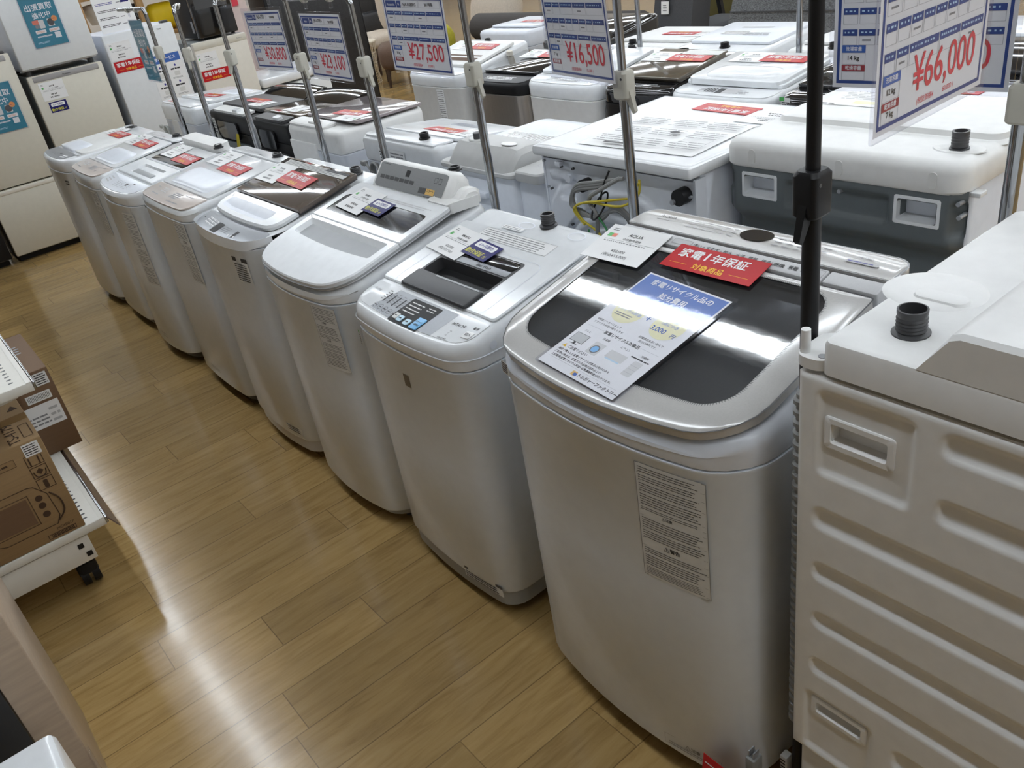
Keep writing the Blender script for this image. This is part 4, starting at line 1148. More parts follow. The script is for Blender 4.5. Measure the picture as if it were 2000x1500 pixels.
def grey_back_drum():
    mw = place(1.70, 1.073, -90)
    R = thing('drum_washing_machine', 'big white drum washer with blue grey back and two white grips', 'washing machine', mw)
    W, D = .60, .56; hw = W / 2
    b = MB(); b.box(-hw + .012, hw - .012, .062, D, .04, .99, 'white_cool', .012); b.build('cabinet', R)
    for x in (-.24, .24):
        for y in (.08, D - .07): MB().lathe([(.02, 0), (.022, .004), (.018, .045)], (x, y, 0), 'dark', 12).build('foot', R)
    def P(u, v):
        x = -hw + W * u; z = .06 + .93 * v
        e = min(u, 1 - u) * W
        d = .02 * (1 - sstep(e / .03))
        d += .014 * dent(x, z, -.128, .895, .142, .965, .012, .012) + .014 * dent(x, z, .268, .885, .305, .970, .012, .012) + .012 * dent(x, z, -.305, .915, -.275, .97, .01, .01)
        d += .035 * (1 - sstep((z - .83) / .045))
        for x0_, x1_ in ((-.241, -.157), (.161, .245)):
            if x0_ < x < x1_ and .916 < z < .961: d += .045
        return (x, d, z)
    b = MB(); b.grid(110, 130, P, 'bgrey'); bp = b.build('back_cover', R, 60)
    G = lambda x, z, h: (x, .004 - h, z)
    for (x0, x1) in ((-.252, -.146), (.150, .256)):
        b = MB(); hollow_grip(b, G, x0, .905, x1, .972, .009, .030, 'white', 'white_cool'); b.build('finger_grip', bp)
    b = MB()
    for x, z in ((.02, .957), (.290, .968), (.294, .94)):
        b = MB(); b.cyl((x, .03, z), (x, -.002, z), .005, 'silver', n=10); b.build('screw', bp)
    b = MB()
    top = lambda i, z: [(x, y, z) for x, y in rr(-hw - .004 + i, -.006 + i, hw + .0 - i, D - i, .04, 6)]
    b.loft([top(.004, .984), top(0, .99), top(0, 1.026), top(.004, 1.038), top(.012, 1.046), top(.026, 1.050)], 'white_warm')
    tc = b.build('top_cover', R)
    b = MB()
    t2 = lambda i, z: [(x, y, z) for x, y in rr(-hw + .03 + i, .165 + i, hw - .01 - i, D - i, .03, 6)]
    b.loft([t2(-.01, 1.045), t2(0, 1.052), t2(.003, 1.064), t2(.014, 1.068)], 'white_warm')
    b.build('top_panel', tc)
    b = MB()
    for x in (-.215, .02, .235):
        b = MB(); b.loft([[(px, -.0075 + k, pz) for px, pz in rr(x - .009, .995, x + .009, 1.030, .008)] for k in (0, .004)], 'labelpaper'); b.build('screw_recess', tc)
    b = MB(); b.loft([[(x, y, z) for x, y in ell(.235, .095, .055 - i, .035 - i)] for i, z in ((0, 1.0495), (.002, 1.0525), (.012, 1.0525), (.016, 1.0506))], 'white_warm', False, True); b.build('inlet_seat', tc)
    b = MB(); b.lathe([(.020, 0), (.020, .003)] + [(.0175 if i % 2 else .0165, .004 + i * .003) for i in range(10)] + [(.0175, .038), (.013, .038), (.012, .02)], (.235, .095, 1.0505), 'dark', 22); b.build('water_inlet', R)
    b = MB(); b.box(hw - .004, hw + .018, .03, .06, .975, .985, 'white', .002); b.build('corner_clip', R)
    lie = lambda x, y, yaw, h: mw @ Matrix.Translation((x, y, h)) @ Matrix.Rotation(math.radians(yaw), 4, 'Z')
    card(RED, lie(.0, .475, 180, 1.069), 'warranty_card', 'red warranty card upside down on the drum washer with the blue grey back', 'warranty card', 'red warranty cards')
    b = MB(); b.box(-.105, .105, -.074, .074, 0, .0006, 'paper'); b.rect(FLAT, -.10, .03, .02, .055, .0008, 'paleyellow'); b.dashes(FLAT, -.095, -.06, .095, .02, 6, 'paleink', .0008, seed=3); b.rect(FLAT, .06, .062, .075, .07, .0008, 'ink'); b.rect(FLAT, .08, .062, .1, .07, .0008, 'ink')
    o = b.build('price_sheet'); o.matrix_world = lie(-.12, .35, 180, 1.069); tag(o, 'white sheet with a yellow band on the drum washer with the blue grey back', 'paper')
grey_back_drum()

def cord_bundle(R, x, z, m='cord', plug=True, name='power_cord', r=.026):
    b = MB()
    for q in range(3):
        b.tube([(x + (r + .004 * q) * math.cos(t), -.012 - .006 * q, z + (r * 1.5 + .003 * q) * math.sin(t)) for t in [k * PI / 6 for k in range(13)]], .005, m)
    b.tube([(x + r, -.014, z), (x + r * 1.2, -.01, z - .08), (x + r * .8, -.004, z - .2)], .005, m)
    b.tube([(x - r, -.02, z), (x - r * 1.6, -.026, z + .02), (x - r * 2.2, -.026, z + .035)], .005, m)
    if plug:
        b.box(x - r * 2.2 - .03, x - r * 2.2, -.036, -.016, z + .026, z + .046, m, .004)
        for k in (.031, .041): b.box(x - r * 2.2 - .048, x - r * 2.2 - .03, -.027, -.0255, z + k - .003, z + k + .003, 'silver')
    b.build(name, R)

def back_washer(label, xb, yc, wd, d, zb, zf, body='white_cool', cover='white', name='washing_machine', zj=None, rb=.03, rim=.02, bow=.0, group=None, base='dark'):
    """washer seen from behind; local y=0 is its back, heights zb at the back and zf at the front"""
    s = Washer(label, xb, yc, -90, wd, d, zj or zb - .10, [(0, zb - .006), (.05, zb), (d - .06, zf + (zb - zf) * .1), (d, zf)], bow=bow, name=name, rf=rb, rb=.06, body=body, cover=cover, rim=rim, base=base, group=group)
    return s

# white washer left of the flat topped drum: wiring label, black inlet
s = back_washer('white washer with a wiring label on its back and an orange red card on top', 1.62, 2.875, .545, .47, .918, .862)
GL = lambda x, z, h: (x, -.0035 - h, z)
b = MB(); b.rect(GL, -.135, .740, .055, .880, 0, 'printwhite'); b.dashes(GL, -.13, .75, -.085, .87, 10, 'ink', .0004, seed=3, fill=.5); b.dashes(GL, -.05, .80, .05, .872, 6, 'greyink', .0004, seed=5); b.frame(GL, -.045, .75, .0, .79, .0012, .0004, 'greyink'); b.frame(GL, .005, .76, .05, .80, .0012, .0004, 'greyink'); b.build('wiring_label', s.root)
b = MB(); b.slab(rr(-.25, .012, .25, .105, .014), s.F, -.001, .006, 'white', .003); b.build('rear_cover', s.root)
b = MB(); b.slab(rr(-.255, .112, .255, .40, .014), s.F, -.001, .010, 'white', .003); l = b.build('lid', s.root)
b = MB(); lid_bump(b, s, -.16, .27, .20, .385, .03, .010, 'white_cool'); b.build('lid_handle_rise', l)
s.inlet(.12, .06, .018, .022, 'black', .005)
cord_bundle(s.root, -.165, .775, 'cord')
card(RED, s.lie(.05, .205, .0115, 180), 'warranty_card', 'orange red warranty card on the washer with the wiring label', 'warranty card', 'red warranty cards')
card(PRICE, s.lie(.20, .21, .0115, 176), 'price_card', 'white price card beside the orange red card on the washer with the wiring label', 'price card')

# washer with grey rear hood
def hooded():
    mw = place(1.60, 2.285, -90)
    R = thing('washing_machine', 'light grey washer with a raised rear hood and a patterned clear lid', 'washing machine', mw)
    b = MB(); b.box(-.262, .135, .012, .50, .05, .868, 'white_cool', .02); b.box(.10, .262, .03, .49, .05, .868, 'white_cool', .03); b.build('body', R)
    for x in (-.20, .20):
        for y in (.08, .43): MB().lathe([(.02, 0), (.022, .004), (.018, .055)], (x, y, 0), 'dark', 12).build('foot', R)
    b = MB()
    prof = [(.0, .868), (-.004, .872), (.0, .888), (.03, .925), (.055, .948), (.10, .952), (.16, .945), (.165, .868)]
    b.loft([[(x, .1 + (y - .1) * k, .868 + (z - .868) * kk) for y, z in prof] for x, k, kk in ((-.225, .86, .75), (-.212, .97, .95), (-.20, 1, 1), (.095, 1, 1), (.112, .97, .95), (.125, .86, .75))], 'hood')
    b.loft([[(x, y, z) for x, y in rr(-.272 + i, -.004 + i, .14 - i, .17 - i, .02)] for i, z in ((.003, .866), (0, .870), (0, .880), (.006, .886))], 'hood')
    hd = b.build('rear_hood', R)
    b = MB(); b.loft([[(x, y, z) for x, y in ell(-.13, .085, .045 - i, .028 - i)] for i, z in ((0, .9495), (.003, .954), (.010, .9535))], 'white_warm', False, True); b.build('inlet_seat', hd)
    b = MB(); b.lathe([(.017, 0), (.017, .02), (.012, .021)], (-.13, .085, .953), 'dark', 16); b.build('water_inlet', R)
    b = MB(); b.poly(FLAT, ell(.045, .08, .036, .018), .9535, 'paper'); b.build('hood_sticker', hd)
    b = MB(); b.loft([[(x, y, z) for x, y in rr(.142 + i, .002 + i, .268 - i, .16 - i, .02)] for i, z in ((.002, .866), (0, .870), (0, .893), (.004, .898))], 'hood'); b.ringp(FLAT, ell(.205, .09, .028, .022), ell(.205, .09, .025, .019), .8984, 'paleink'); b.build('side_tank', R)
    b = MB(); b.loft([[(x, y, .868 + z + .02 * (.5 - y)) for x, y in rr(-.25 + i, .175 + i, .255 - i, .49 - i, .03)] for i, z in ((0, 0), (0, .035), (.006, .04))], 'white_cool'); l = b.build('lid', R)
    b = MB(); P = lambda x, y, h: (x, y, .9085 + .02 * (.5 - y) + h)
    b.rect(P, -.20, .19, .22, .30, 0, 'darkdot')
    for i in range(16): b.rect(P, -.10 + i * .018, .20, -.094 + i * .018, .29, .0005, 'labelpaper')
    b.dashes(P, .1, .20, .21, .24, 2, 'navytext', .0006, seed=3); b.build('lid_pattern', l)
    b = MB(); b.box(-.12, -.02, -.004, .02, .78, .80, 'white_cool', .003); b.build('hose_slot', R)
    b = MB(); b.box(.05, .16, -.01, .02, .645, .675, 'black', .004); b.cyl((.19, .02, .66), (.19, .0, .66), .008, 'silver', n=10); b.build('drain_port', R)
hooded()

# washer with rose glass lid
s = back_washer('white washer with a plain back and a rose tinted glass lid', 1.62, 3.595, .50, .46, .905, .90, cover='white_warm')
b = MB(); b.box(-.235, .02, -.008, .01, .20, .835, 'white_matte', .004); b.build('back_panel', s.root)
b = MB(); b.loft([[s.F(x, y, h) for x, y in rr(-.235 + i, .008 + i, .10 - i, .09 - i, .02)] for i, h in ((0, -.002), (0, .008), (.006, .013))], 'white_warm'); b.loft([[s.F(x, y, h) for x, y in rr(-.06 + i, .025 + i, .02 - i, .06 - i, .01)] for i, h in ((0, .012), (0, .02), (.003, .023))], 'white_warm'); b.build('rear_cover', s.root)
b = MB(); b.slab(rr(-.245, .11, .245, .45, .02), s.F, .008, .020, 'roseglass', .003); l = b.build('glass_lid', s.root)
card(RED, s.lie(.045, .195, .0215, 186), 'warranty_card', 'red warranty card on the rose tinted glass lid', 'warranty card', 'red warranty cards')
card(PRICE, s.lie(.13, .145, .0215, 184), 'price_card', 'white price card on the rose tinted glass lid', 'price card')

# two black backed washers
def black_back(label, yc, wd, which):
    s = back_washer(label, 1.63, yc, wd, .48, .895, .872, body='black', cover='black', rim=.012, rb=.02)
    R = s.root; G = s.G; F = s.F; hw = wd / 2
    b = MB(); b.box(-hw + .02, hw - .06, -.012, .012, .10, .745, 'bgrey' if which == 1 else 'dark', .004); b.build('lower_back_panel', R)
    b = MB()
    b.loft([[(px, -.014 + k, pz) for px, pz in rr(-hw + .12, .76, hw - .16, .85, .02)] for k in (0, .01)], 'blackgloss'); b.build('upper_back_panel', R)
    b = MB(); b.loft([[F(x, y, h) for x, y in rr(-hw + .07, .006, hw - .06, .075, .01)] for h in (0, .012)], 'white_warm' if which == 1 else 'dark'); b.loft([[F(x, y, h) for x, y in rr(.06, .01, .12, .04, .008)] for h in (.01, .024)], 'white'); b.build('rear_cover', R)
    b = MB(); b.rect(lambda x, z, h: (x, -.0145 - h, z), -hw + .03, .755, -hw + .10, .86, 0, 'labelpaper'); b.dashes(lambda x, z, h: (x, -.0145 - h, z), -hw + .035, .76, -hw + .095, .855, 6, 'ink', .0004, seed=which); b.build('rating_label', R)
    b = MB(); b.slab(rr(-hw + .01, .085, hw - .01, .34, .01), F, .004, .020, 'brownglass' if which == 2 else 'dark', .004); l = b.build('glass_lid', R)
    b = MB()
    # raised front flap of the folding lid
    zt0 = s.zt(.34) + .02
    A = [(-hw + .01, .335, zt0), (hw - .01, .335, zt0), (hw - .015, .47, zt0 + .055), (-hw + .015, .47, zt0 + .055)]
    n = 8
    def fl(u, v, t): return (-hw + .012 + (wd - .024) * u, .335 + .145 * v, zt0 - .004 + .034 * math.sin(v * 1.9) * (1 - .25 * (2 * u - 1) ** 2) + t)
    b.grid(10, n, lambda u, v: fl(u, v, .006), 'blackgloss'); b.grid(10, n, lambda u, v: fl(1 - u, v, 0), 'blackgloss')
    b.add([fl(i / 10, 0, t) for t in (0, .006) for i in range(11)] , [(i, i + 1, 12 + i, 11 + i) for i in range(10)], 'black')
    b.add([fl(0, i / n, t) for t in (0, .006) for i in range(n + 1)], [(i, i + 1, n + 2 + i, n + 1 + i) for i in range(n)], 'black'); b.add([fl(1, i / n, t) for t in (0, .006) for i in range(n + 1)], [(i, i + 1, n + 2 + i, n + 1 + i) for i in range(n)], 'black')
    b.add([fl(i / 10, 1, t) for t in (0, .006) for i in range(11)], [(i, i + 1, 12 + i, 11 + i) for i in range(10)], 'black')
    b.build('lid_front_flap', l)
    return s
s = black_back('black backed washer with yellow wire and pale cord coil', 4.59, .54, 1)
cord_bundle(s.root, -.19, .73, 'whitecord')
b = MB()
for q in range(4): b.tube([(.11 + q * .006, -.02, .80), (.10 + q * .01, -.03, .74), (.10 + q * .004, -.03, .70), (.095 + q * .008, -.025, .62)], .0035, 'earth')
b.build('earth_wire', s.root)
card(RED, s.lie(-.04, .20, .0215, 182), 'warranty_card', 'red warranty card on the black backed washer with the pale cord', 'warranty card', 'red warranty cards')
card(PRICE, s.lie(.10, .16, .0215, 180), 'price_card', 'white price card on the black backed washer with the pale cord', 'price card')
s = black_back('black backed washer between the rose lidded washer and the pale cord one', 4.085, .45, 2)
card(PRICE, s.lie(.02, .17, .0215, 180), 'price_card', 'white price card on the brown glass lid by the rose lidded washer', 'price card')

# white washer at the far end of that row
s = back_washer('white washer with looped pale cord at the far end of the back row', 1.60, 5.33, .545, .50, .895, .868)
b = MB(); b.loft([[(px, -.003 + k, pz) for px, pz in rr(-.14, .70, -.02, .80, .025)] for k in (0, .004)], 'white_warm'); b.box(-.16, .16, -.004, .003, .60, .66, 'white_cool', .002); b.build('back_relief', s.root)
b = MB(); b.slab(rr(-.25, .012, .25, .12, .014), s.F, -.001, .006, 'white', .003); b.dashes(s.F, -.2, .03, -.05, .06, 2, 'coral', .0065, seed=3); b.build('rear_cover', s.root)
b = MB(); b.slab(rr(-.255, .13, .255, .46, .02), s.F, -.001, .012, 'white', .004); l = b.build('lid', s.root)
b = MB(); lid_bump(b, s, -.05, .30, .2, .44, .03, .02, 'white_cool'); b.build('lid_handle_rise', l)
cord_bundle(s.root, -.225, .715, 'whitecord')
b = MB(); b.tube([(.10, -.012, .70), (.12, -.02, .66), (.125, -.015, .60)], .004, 'greenwire'); b.build('green_wire', s.root)
card(RED, s.lie(.03, .23, .0135, 186), 'warranty_card', 'red warranty card on the washer with the looped pale cord', 'warranty card', 'red warranty cards')
card(PRICE, s.lie(-.10, .20, .0135, 190), 'price_card', 'white price card on the washer with the looped pale cord', 'price card')

# ================================================================== second aisle: machines facing us
def simple_front(label, yc, wd, zj, zf, zr, body, cover, lid, xf=2.68, d=.50, bow=.012, name='washing_machine', rise=None, panel=None, seed=1):
    s = Washer(label, xf, yc, -90, wd, d, zj, [(0, zf), (.42, zr), (d, zr)], bow=bow, name=name, body=body, cover=cover, rf=.06, rim=.018, base='dark')
    hw = wd / 2
    b = MB(); b.slab(rrf(-hw + .014, .010, hw - .014, .095, .05, .004), s.FB, -.001, .0012, panel or cover, .0006)
    b.dashes(s.FB, -.12, .035, .12, .075, 3, 'printwhite' if cover in ('black',) else 'greyink', .0016, seed=seed, fill=.5)
    b.build('control_panel', s.root)
    b = MB(); b.slab(rrf(-hw + .014, .105, hw - .014, .41, .02, .01), s.F, 0, .014, lid, .004); s.lid = b.build('lid', s.root)
    return s
def cards3(s, x, y, what, h=.0155, red=True, yaw=0):
    if red: card(RED, s.lie(x + .06, y, h + .001, yaw), 'warranty_card', 'red warranty card on ' + what, 'warranty card', 'red warranty cards')
    card(PRICE, s.lie(x - .11, y + .01, h, yaw), 'price_card', 'white price card on ' + what, 'price card')
s = simple_front('white washer with a long caution label at the left end of the second aisle', 4.18, .54, .80, .865, .945, 'white_warm', 'white', 'white_warm', seed=3)
s.caution(.03, .50, .10, .79, 26, 7, paper='printwhite', blocks=False)
b = MB(); b.rect(s.F, -.2, .15, .2, .19, .0145, 'brownfabric'); b.rect(s.F, -.2, .21, .2, .225, .0145, 'brownfabric'); b.build('lid_trim', s.lid)
s.inlet(-.05, .455, .018, .016, 'dark')
b = MB(); b.lathe([(.012, 0), (.012, .05), (.018, .052), (.018, .075), (.01, .08)], (.285, .34, .845), 'creamlight', 12); b.box(.262, .29, .325, .355, .83, .85, 'creamlight', .003); b.build('side_valve', s.root)
cards3(s, .02, .33, 'the washer with the long caution label')
s = simple_front('stainless steel bodied washer with gloss black top in the second aisle', 3.62, .46, .79, .850, .905, 'stainless', 'black', 'blackgloss', panel='dark', seed=5)
s.inlet(.14, .45, .03, .014, 'black')
cards3(s, .05, .34, 'the stainless washer with gloss black top')
s = simple_front('plain white washer standing right of the stainless one', 3.125, .50, .795, .865, .925, 'white_matte', 'white', 'white', seed=7)
s.inlet(.05, .45, .018, .016, 'dark')
b = MB(); b.tube([(s.wd / 2 + .002, .12, .60), (s.wd / 2 + .002, .05, .64), (s.wd / 2 + .002, .045, .75), (s.wd / 2 + .002, .09, .80)], .0015, 'greyink'); b.build('side_seam', s.root)
card(PRICE, s.lie(-.10, .34, .0155, 0), 'price_card', 'white price card on the plain white washer right of the stainless one', 'price card')
s = simple_front('gloss black washer with brown glass lid in the second aisle', 2.655, .39, .80, .862, .915, 'black', 'blackgloss', 'brownglass', seed=9)
b = MB(); b.slab(rr(-.185, .09, .185, .42, .006), s.F, .014, .022, 'brownglass', .003); b.build('raised_lid_glass', s.lid)
b = MB(); b.rect(s.F, -.02, .36, .18, .41, .0225, 'labelpaper'); b.build('instruction_label', s.lid)
cards3(s, .0, .31, 'the gloss black washer with brown glass lid', .0235)
s.inlet(-.10, .455, .025, .014, 'black')
s = simple_front('white washer with thick pillowed lid right of the gloss black one', 2.205, .50, .80, .862, .905, 'white_cool', 'white', 'white', bow=.012, seed=11)
b = MB(); b.slab(rrf(-.225, .095, .225, .425, .04, .02), s.F, .004, .028, 'white', .006); lid_bump(b, type('Q', (), {'F': staticmethod(lambda x, y, h: s.F(x, y, h + .026))}), -.17, .115, .17, .25, .06, .012, 'white'); b.build('lid_pillow', s.lid)
b = MB(); 
for i in range(4): b.rect(s.FB, -.09 + i * .014, .04, -.082 + i * .014, .08, .0018, 'ink')
b.rect(s.FB, -.03, .035, .0, .082, .0018, 'ink'); b.rect(s.FB, .0, .04, .07, .08, .0017, 'paleink'); b.build('display_strip', s.root)
s.inlet(.12, .455, .02, .022, 'navytext')
cards3(s, .02, .34, 'the thick pillowed white lid', .030)
s = simple_front('gloss black washer with a code sticker right of the pillowed white lid', 1.68, .50, .80, .872, .915, 'black', 'blackgloss', 'blackgloss', seed=13)
b = MB(); b.rect(s.G, -.225, .815, -.185, .875, 0, 'labelpaper'); b.rect(s.G, -.232, .862, -.210, .876, .0004, 'green'); b.dashes(s.G, -.222, .82, -.188, .86, 6, 'ink', .0004, seed=6, fill=.6); b.build('stock_sticker', s.root)
s = simple_front('gloss black washer behind the upright price signs at the right', 1.13, .50, .86, .945, .985, 'black', 'blackgloss', 'blackgloss', seed=15)
card(RED, s.lie(.06, .32, .0165, 0), 'warranty_card', 'red warranty card on the gloss black washer behind the upright signs', 'warranty card', 'red warranty cards')

# ------------------------------------------------------------------ fourth row, backs towards us
def far_back(label, xb, yc, wd, zb, zf, cover='white_warm', body='white_warm', cap=None, red=None, what='', lidm=None):
    s = back_washer(label, xb, yc, wd, .50, zb, zf, body=body, cover=cover)
    b = MB(); b.slab(rr(-wd / 2 + .02, .10, wd / 2 - .02, .44, .02), s.F, 0, .012, lidm or cover, .004); b.build('lid', s.root)
    if cap is not None: s.inlet(cap, .05, .02, .022, 'black')
    if red is not None:
        card(RED, s.lie(red, .25, .0145, 180), 'warranty_card', 'red warranty card on ' + what, 'warranty card', 'red warranty cards')
        card(PRICE, s.lie(red + .13, .24, .0135, 180), 'price_card', 'white price card on ' + what, 'price card')
    return s
s = far_back('white washer with a plain square back behind the stainless one', 3.60, 4.70, .50, .905, .90, 'white_cool', 'white_cool', None, .05, 'the plain square backed washer behind the stainless one')
b = MB(); b.dashes(s.G, .18, .75, .235, .82, 4, 'greyink', 0, seed=3); b.build('rating_label', s.root)
b = MB(); b.cyl((.05, .0, .80), (.05, -.008, .80), .008, 'black', n=10); b.build('port', s.root)
s = far_back('black washer with raised glossy lid behind the hanging ¥16,500 sign', 3.40, 3.82, .50, .90, .95, 'blackgloss', 'black', None, None, '', 'blackgloss')
s = far_back('pale grey washer with red card, left of the tinted lid one in the last row', 3.36, 3.24, .50, .885, .88, 'white_matte', 'white_matte', -.10, .06, 'the pale grey washer in the last row')
s = far_back('white washer with a grey tinted lid in the middle of the last row', 3.26, 2.68, .50, .90, .925, 'white', 'white_cool', .02, None, '', 'white_cool')
b = MB(); b.rect(s.F, -.14, .22, .0, .27, .0128, 'darkdot'); b.rect(s.F, -.10, .33, .08, .35, .0128, 'paleink'); b.dashes(s.F, .0, .2, .15, .25, 3, 'greyink', .0128, seed=3); b.build('lid_markings', s.root)
s = far_back('pale grey washer with black inlet at the right end of the last row', 3.34, 2.10, .52, .89, .885, 'white_matte', 'white_matte', -.05, .10, 'the pale grey washer at the right end of the last row')
s = far_back('white washer behind the transparent sign sleeve at the far right', 3.34, 1.50, .52, .93, .925, 'white', 'white', None, None, '')
# ================================================================== sign stands
def stand(label, x, y, ang, ztop=1.452, zj=1.25, arm=.43, m='chrome', cm='putty', hooks=(.12, .32), base=.07):
    """telescopic sign stand; ang turns the arm (0 = along world +y)"""
    mw = place(x, y, ang)
    R = thing('sign_stand', label, 'sign stand', mw)
    b = MB(); b.lathe([(base, 0), (base, .006), (min(.02, base), .012), (.0135, .03)], (0, 0, 0), m, 24); b.build('base_plate', R)
    b = MB(); b.cyl((0, 0, .02), (0, 0, zj), .0125, m, n=16); b.build('lower_pole', R)
    b = MB(); b.tube([(0, 0, zj - .03), (0, 0, ztop - .05), (0, .004, ztop - .02), (0, .02, ztop - .004), (0, .05, ztop), (0, arm, ztop)], .0095, m, 12, 8); b.build('upper_pole', R)
    b = MB(); b.loft([[(px, py, z) for px, py in rr(-.019 + i, -.022 + i, .019 - i, .020 - i, .009)] for i, z in ((.003, zj - .032), (0, zj - .028), (0, zj + .024), (.004, zj + .03))], cm)
    b.cyl((-.0195, -.012, zj + .014), (.0195, -.012, zj + .014), .003, 'dark', n=8)
    c = b.build('collar', R)
    b = MB(); b.loft([[(-.006, -.022, zj - .012), (.006, -.022, zj - .012), (.006, -.008, zj - .03), (-.006, -.008, zj - .03)], [(-.005, -.034, zj - .058), (.005, -.034, zj - .058), (.005, -.027, zj - .064), (-.005, -.027, zj - .064)]], cm); b.build('lever', c)
    for h in hooks:
        b = MB()
        b.loft([[(px, h + py, ztop - .004 + pz) for px, pz in ell(0, 0, .013, .013, 14)] for py in (-.008, .008)], 'putty')
        b.box(-.003, .003, h - .008, h + .008, ztop - .036, ztop - .008, 'sleeve', .001)
        b.build('sign_clip', R)
    return R

def sign_mesh(maker, model, year, price, net, cap=None, dry=None, W=.297, H=.21, maker_w=None):
    b = MB(); F = lambda x, y, h: ((x - .5) * W, y * H, h)
    m = .0075
    b.rect(FLAT, -W / 2, 0, W / 2, H, .0009, 'paper')
    b.frame(FLAT, -W / 2 + .007, .007, W / 2 - .007, H - .007, .0052, .0012, 'blue')
    h = .0012
    def T(t, x, y, sz, mt, al='l', w=None, bold=.02): b.text(FLAT, t, (x - .5) * W, y * H, sz, h + .0003, mt, bold, al, w)
    b.rect(F, .055, .845, .235, .935, h, 'blue'); b.rect(F, .245, .845, .315, .935, h, 'blue'); T(maker, .145, .868, .010, 'printwhite', 'c', maker_w); T('製', .28, .872, .008, 'printwhite', 'c')
    b.frame(F, .325, .845, .60, .935, .004, h, 'paleink'); T(model, .46, .865, .0115, 'ink', 'c', .062)
    b.frame(F, .61, .845, .945, .935, .004, h, 'paleink'); T(year, .77, .865, .0115, 'ink', 'c', .040)
    def row(y, cols, hh=.05, bh=.075):
        for i, (x0, x1) in enumerate(cols):
            b.frame(F, x0, y - bh, x1, y, .003, h, 'paleink')
            b.rect(F, x0, y, x1, y + hh, h + .0002, 'blue')
            b.dashes(F, x0 + .012, y + .012, x1 - .012, y + .04, 1, 'paleblue', h + .0004, seed=i + int(y * 100), full=.9, gap=.3, fill=.45, wl=(.5, 1.1))
            if (i * 7 + int(y * 50)) % 3 == 1: b.dashes(F, (x0 + x1) / 2 - .03, y - .05, (x0 + x1) / 2 + .03, y - .02, 1, 'greyink', h, seed=i)
    row(.75, ((.055, .175), (.185, .30), (.31, .50), (.51, .70), (.71, .945)))
    row(.585, ((.055, .145), (.155, .255), (.265, .36), (.37, .465), (.475, .57), (.58, .675), (.685, .775), (.785, .945)))
    row(.42, ((.055, .145), (.155, .255), (.265, .52), (.53, .72), (.73, .945)))
    b.rect(F, .055, .285, .20, .345, h + .0002, 'blue2'); b.frame(F, .055, .19, .20, .285, .003, h, 'paleink'); T('洗濯容量', .1275, .300, .0075, 'printwhite', 'c')
    b.rect(F, .055, .135, .20, .185, h + .0002, 'darkred'); b.frame(F, .055, .06, .20, .135, .003, h, 'paleink'); T('乾燥容量', .1275, .146, .0075, 'printwhite', 'c')
    if cap: T(cap, .1275, .215, .0105, 'ink', 'c')
    if dry: T(dry, .1275, .080, .0105, 'ink', 'c')
    b.text(FLAT, price, (.60 - .5) * W, .138 * H, .03, h + .0003, 'pricered', .012, 'c', .172, tall=1.2)
    T('(税抜価格¥', .36, .075, .0095, 'pricered', 'l', None, .01); T(net + ' )', .60, .075, .0095, 'pricered', 'l', None, .01)
    return b.mesh('price_sheet')
SLEEVE = None
def sign(me, label, x, y, z, deg, roll=0, pitch=0, W=.312, H=.224, name='price_sign'):
    mw = place(x, y, deg, z) @ Matrix.Rotation(math.radians(90 + pitch), 4, 'X') @ Matrix.Rotation(math.radians(roll), 4, 'Z')
    R = thing(name, label, 'price sign' if name == 'price_sign' else 'poster', mw)
    o = bpy.data.objects.new('printed_sheet', me); C.objects.link(o); o.parent = R; o.location = (0, .007, 0)
    b = MB(); b.loft([[(px, py, z_) for px, py in rr(-W / 2, 0, W / 2, H, .004)] for z_ in (-.0006, .0030)], 'sleeve')
    b.build('clear_sleeve', R)
    return R
stand('chrome sign stand holding the teal poster, farthest along the row', 1.40, 4.615, 0, hooks=(.13, .27))
stand('bare chrome sign stand, second from the far end of the pole line', 1.40, 4.20, -35, arm=.10, hooks=(.06,))
stand('bare chrome sign stand, third from the far end of the pole line', 1.40, 3.69, -60, arm=.10, ztop=1.475, hooks=(.06,))
stand('chrome sign stand holding the thirty thousand yen sign', 1.405, 3.04, 0, hooks=(.14, .33), ztop=1.480)
stand('chrome sign stand holding the twenty three thousand yen sign', 1.40, 2.57, 0, hooks=(.13, .31), ztop=1.462)
stand('chrome sign stand holding the twenty seven thousand yen sign', 1.40, 1.978, 0, hooks=(.16, .33), ztop=1.50)
stand('chrome sign stand holding the sixteen thousand yen sign', 1.40, 1.410, 0, hooks=(.12, .30), ztop=1.50)
stand('chrome sign stand at the right, holding the 14 kg sign', 1.448, .585, 0, hooks=(.10, .28), ztop=1.52, base=.02)
stand('black sign stand in front of the champagne lidded washer', .938, .619, -90, hooks=(.11, .33), ztop=1.555, zj=1.262, m='black', cm='black', arm=.40, base=.0140)
stand('thin chrome stand between the black and pale grey washers of the rear rows', 3.25, 3.135, 90, arm=.10, hooks=(.06,), ztop=1.4)
stand('thin chrome stand behind the thick pillowed white lid', 3.25, 2.225, 90, arm=.10, hooks=(.06,), ztop=1.4)
sign(sign_mesh('Panasonic', 'NA-F70', '2020年製', '¥30,800', '28,000'), 'hanging price sign of ¥30,800, thirty thousand eight hundred yen', 1.412, 3.29, 1.207, -88, 0, 0, .335, .228)
sign(sign_mesh('Haier', 'JW-U70EA', '2019年製', '¥23,100', '21,000', '7 kg'), 'hanging price sign of ¥23,100, twenty three thousand one hundred yen', 1.40, 2.81, 1.193, -91, -1)
sign(sign_mesh('Panasonic', 'NA-FA80H3', '2017年製', '¥27,500', '25,000', '8 kg'), 'hanging price sign of ¥27,500, twenty seven thousand five hundred yen', 1.40, 2.226, 1.236, -88, -2, 0, .296)
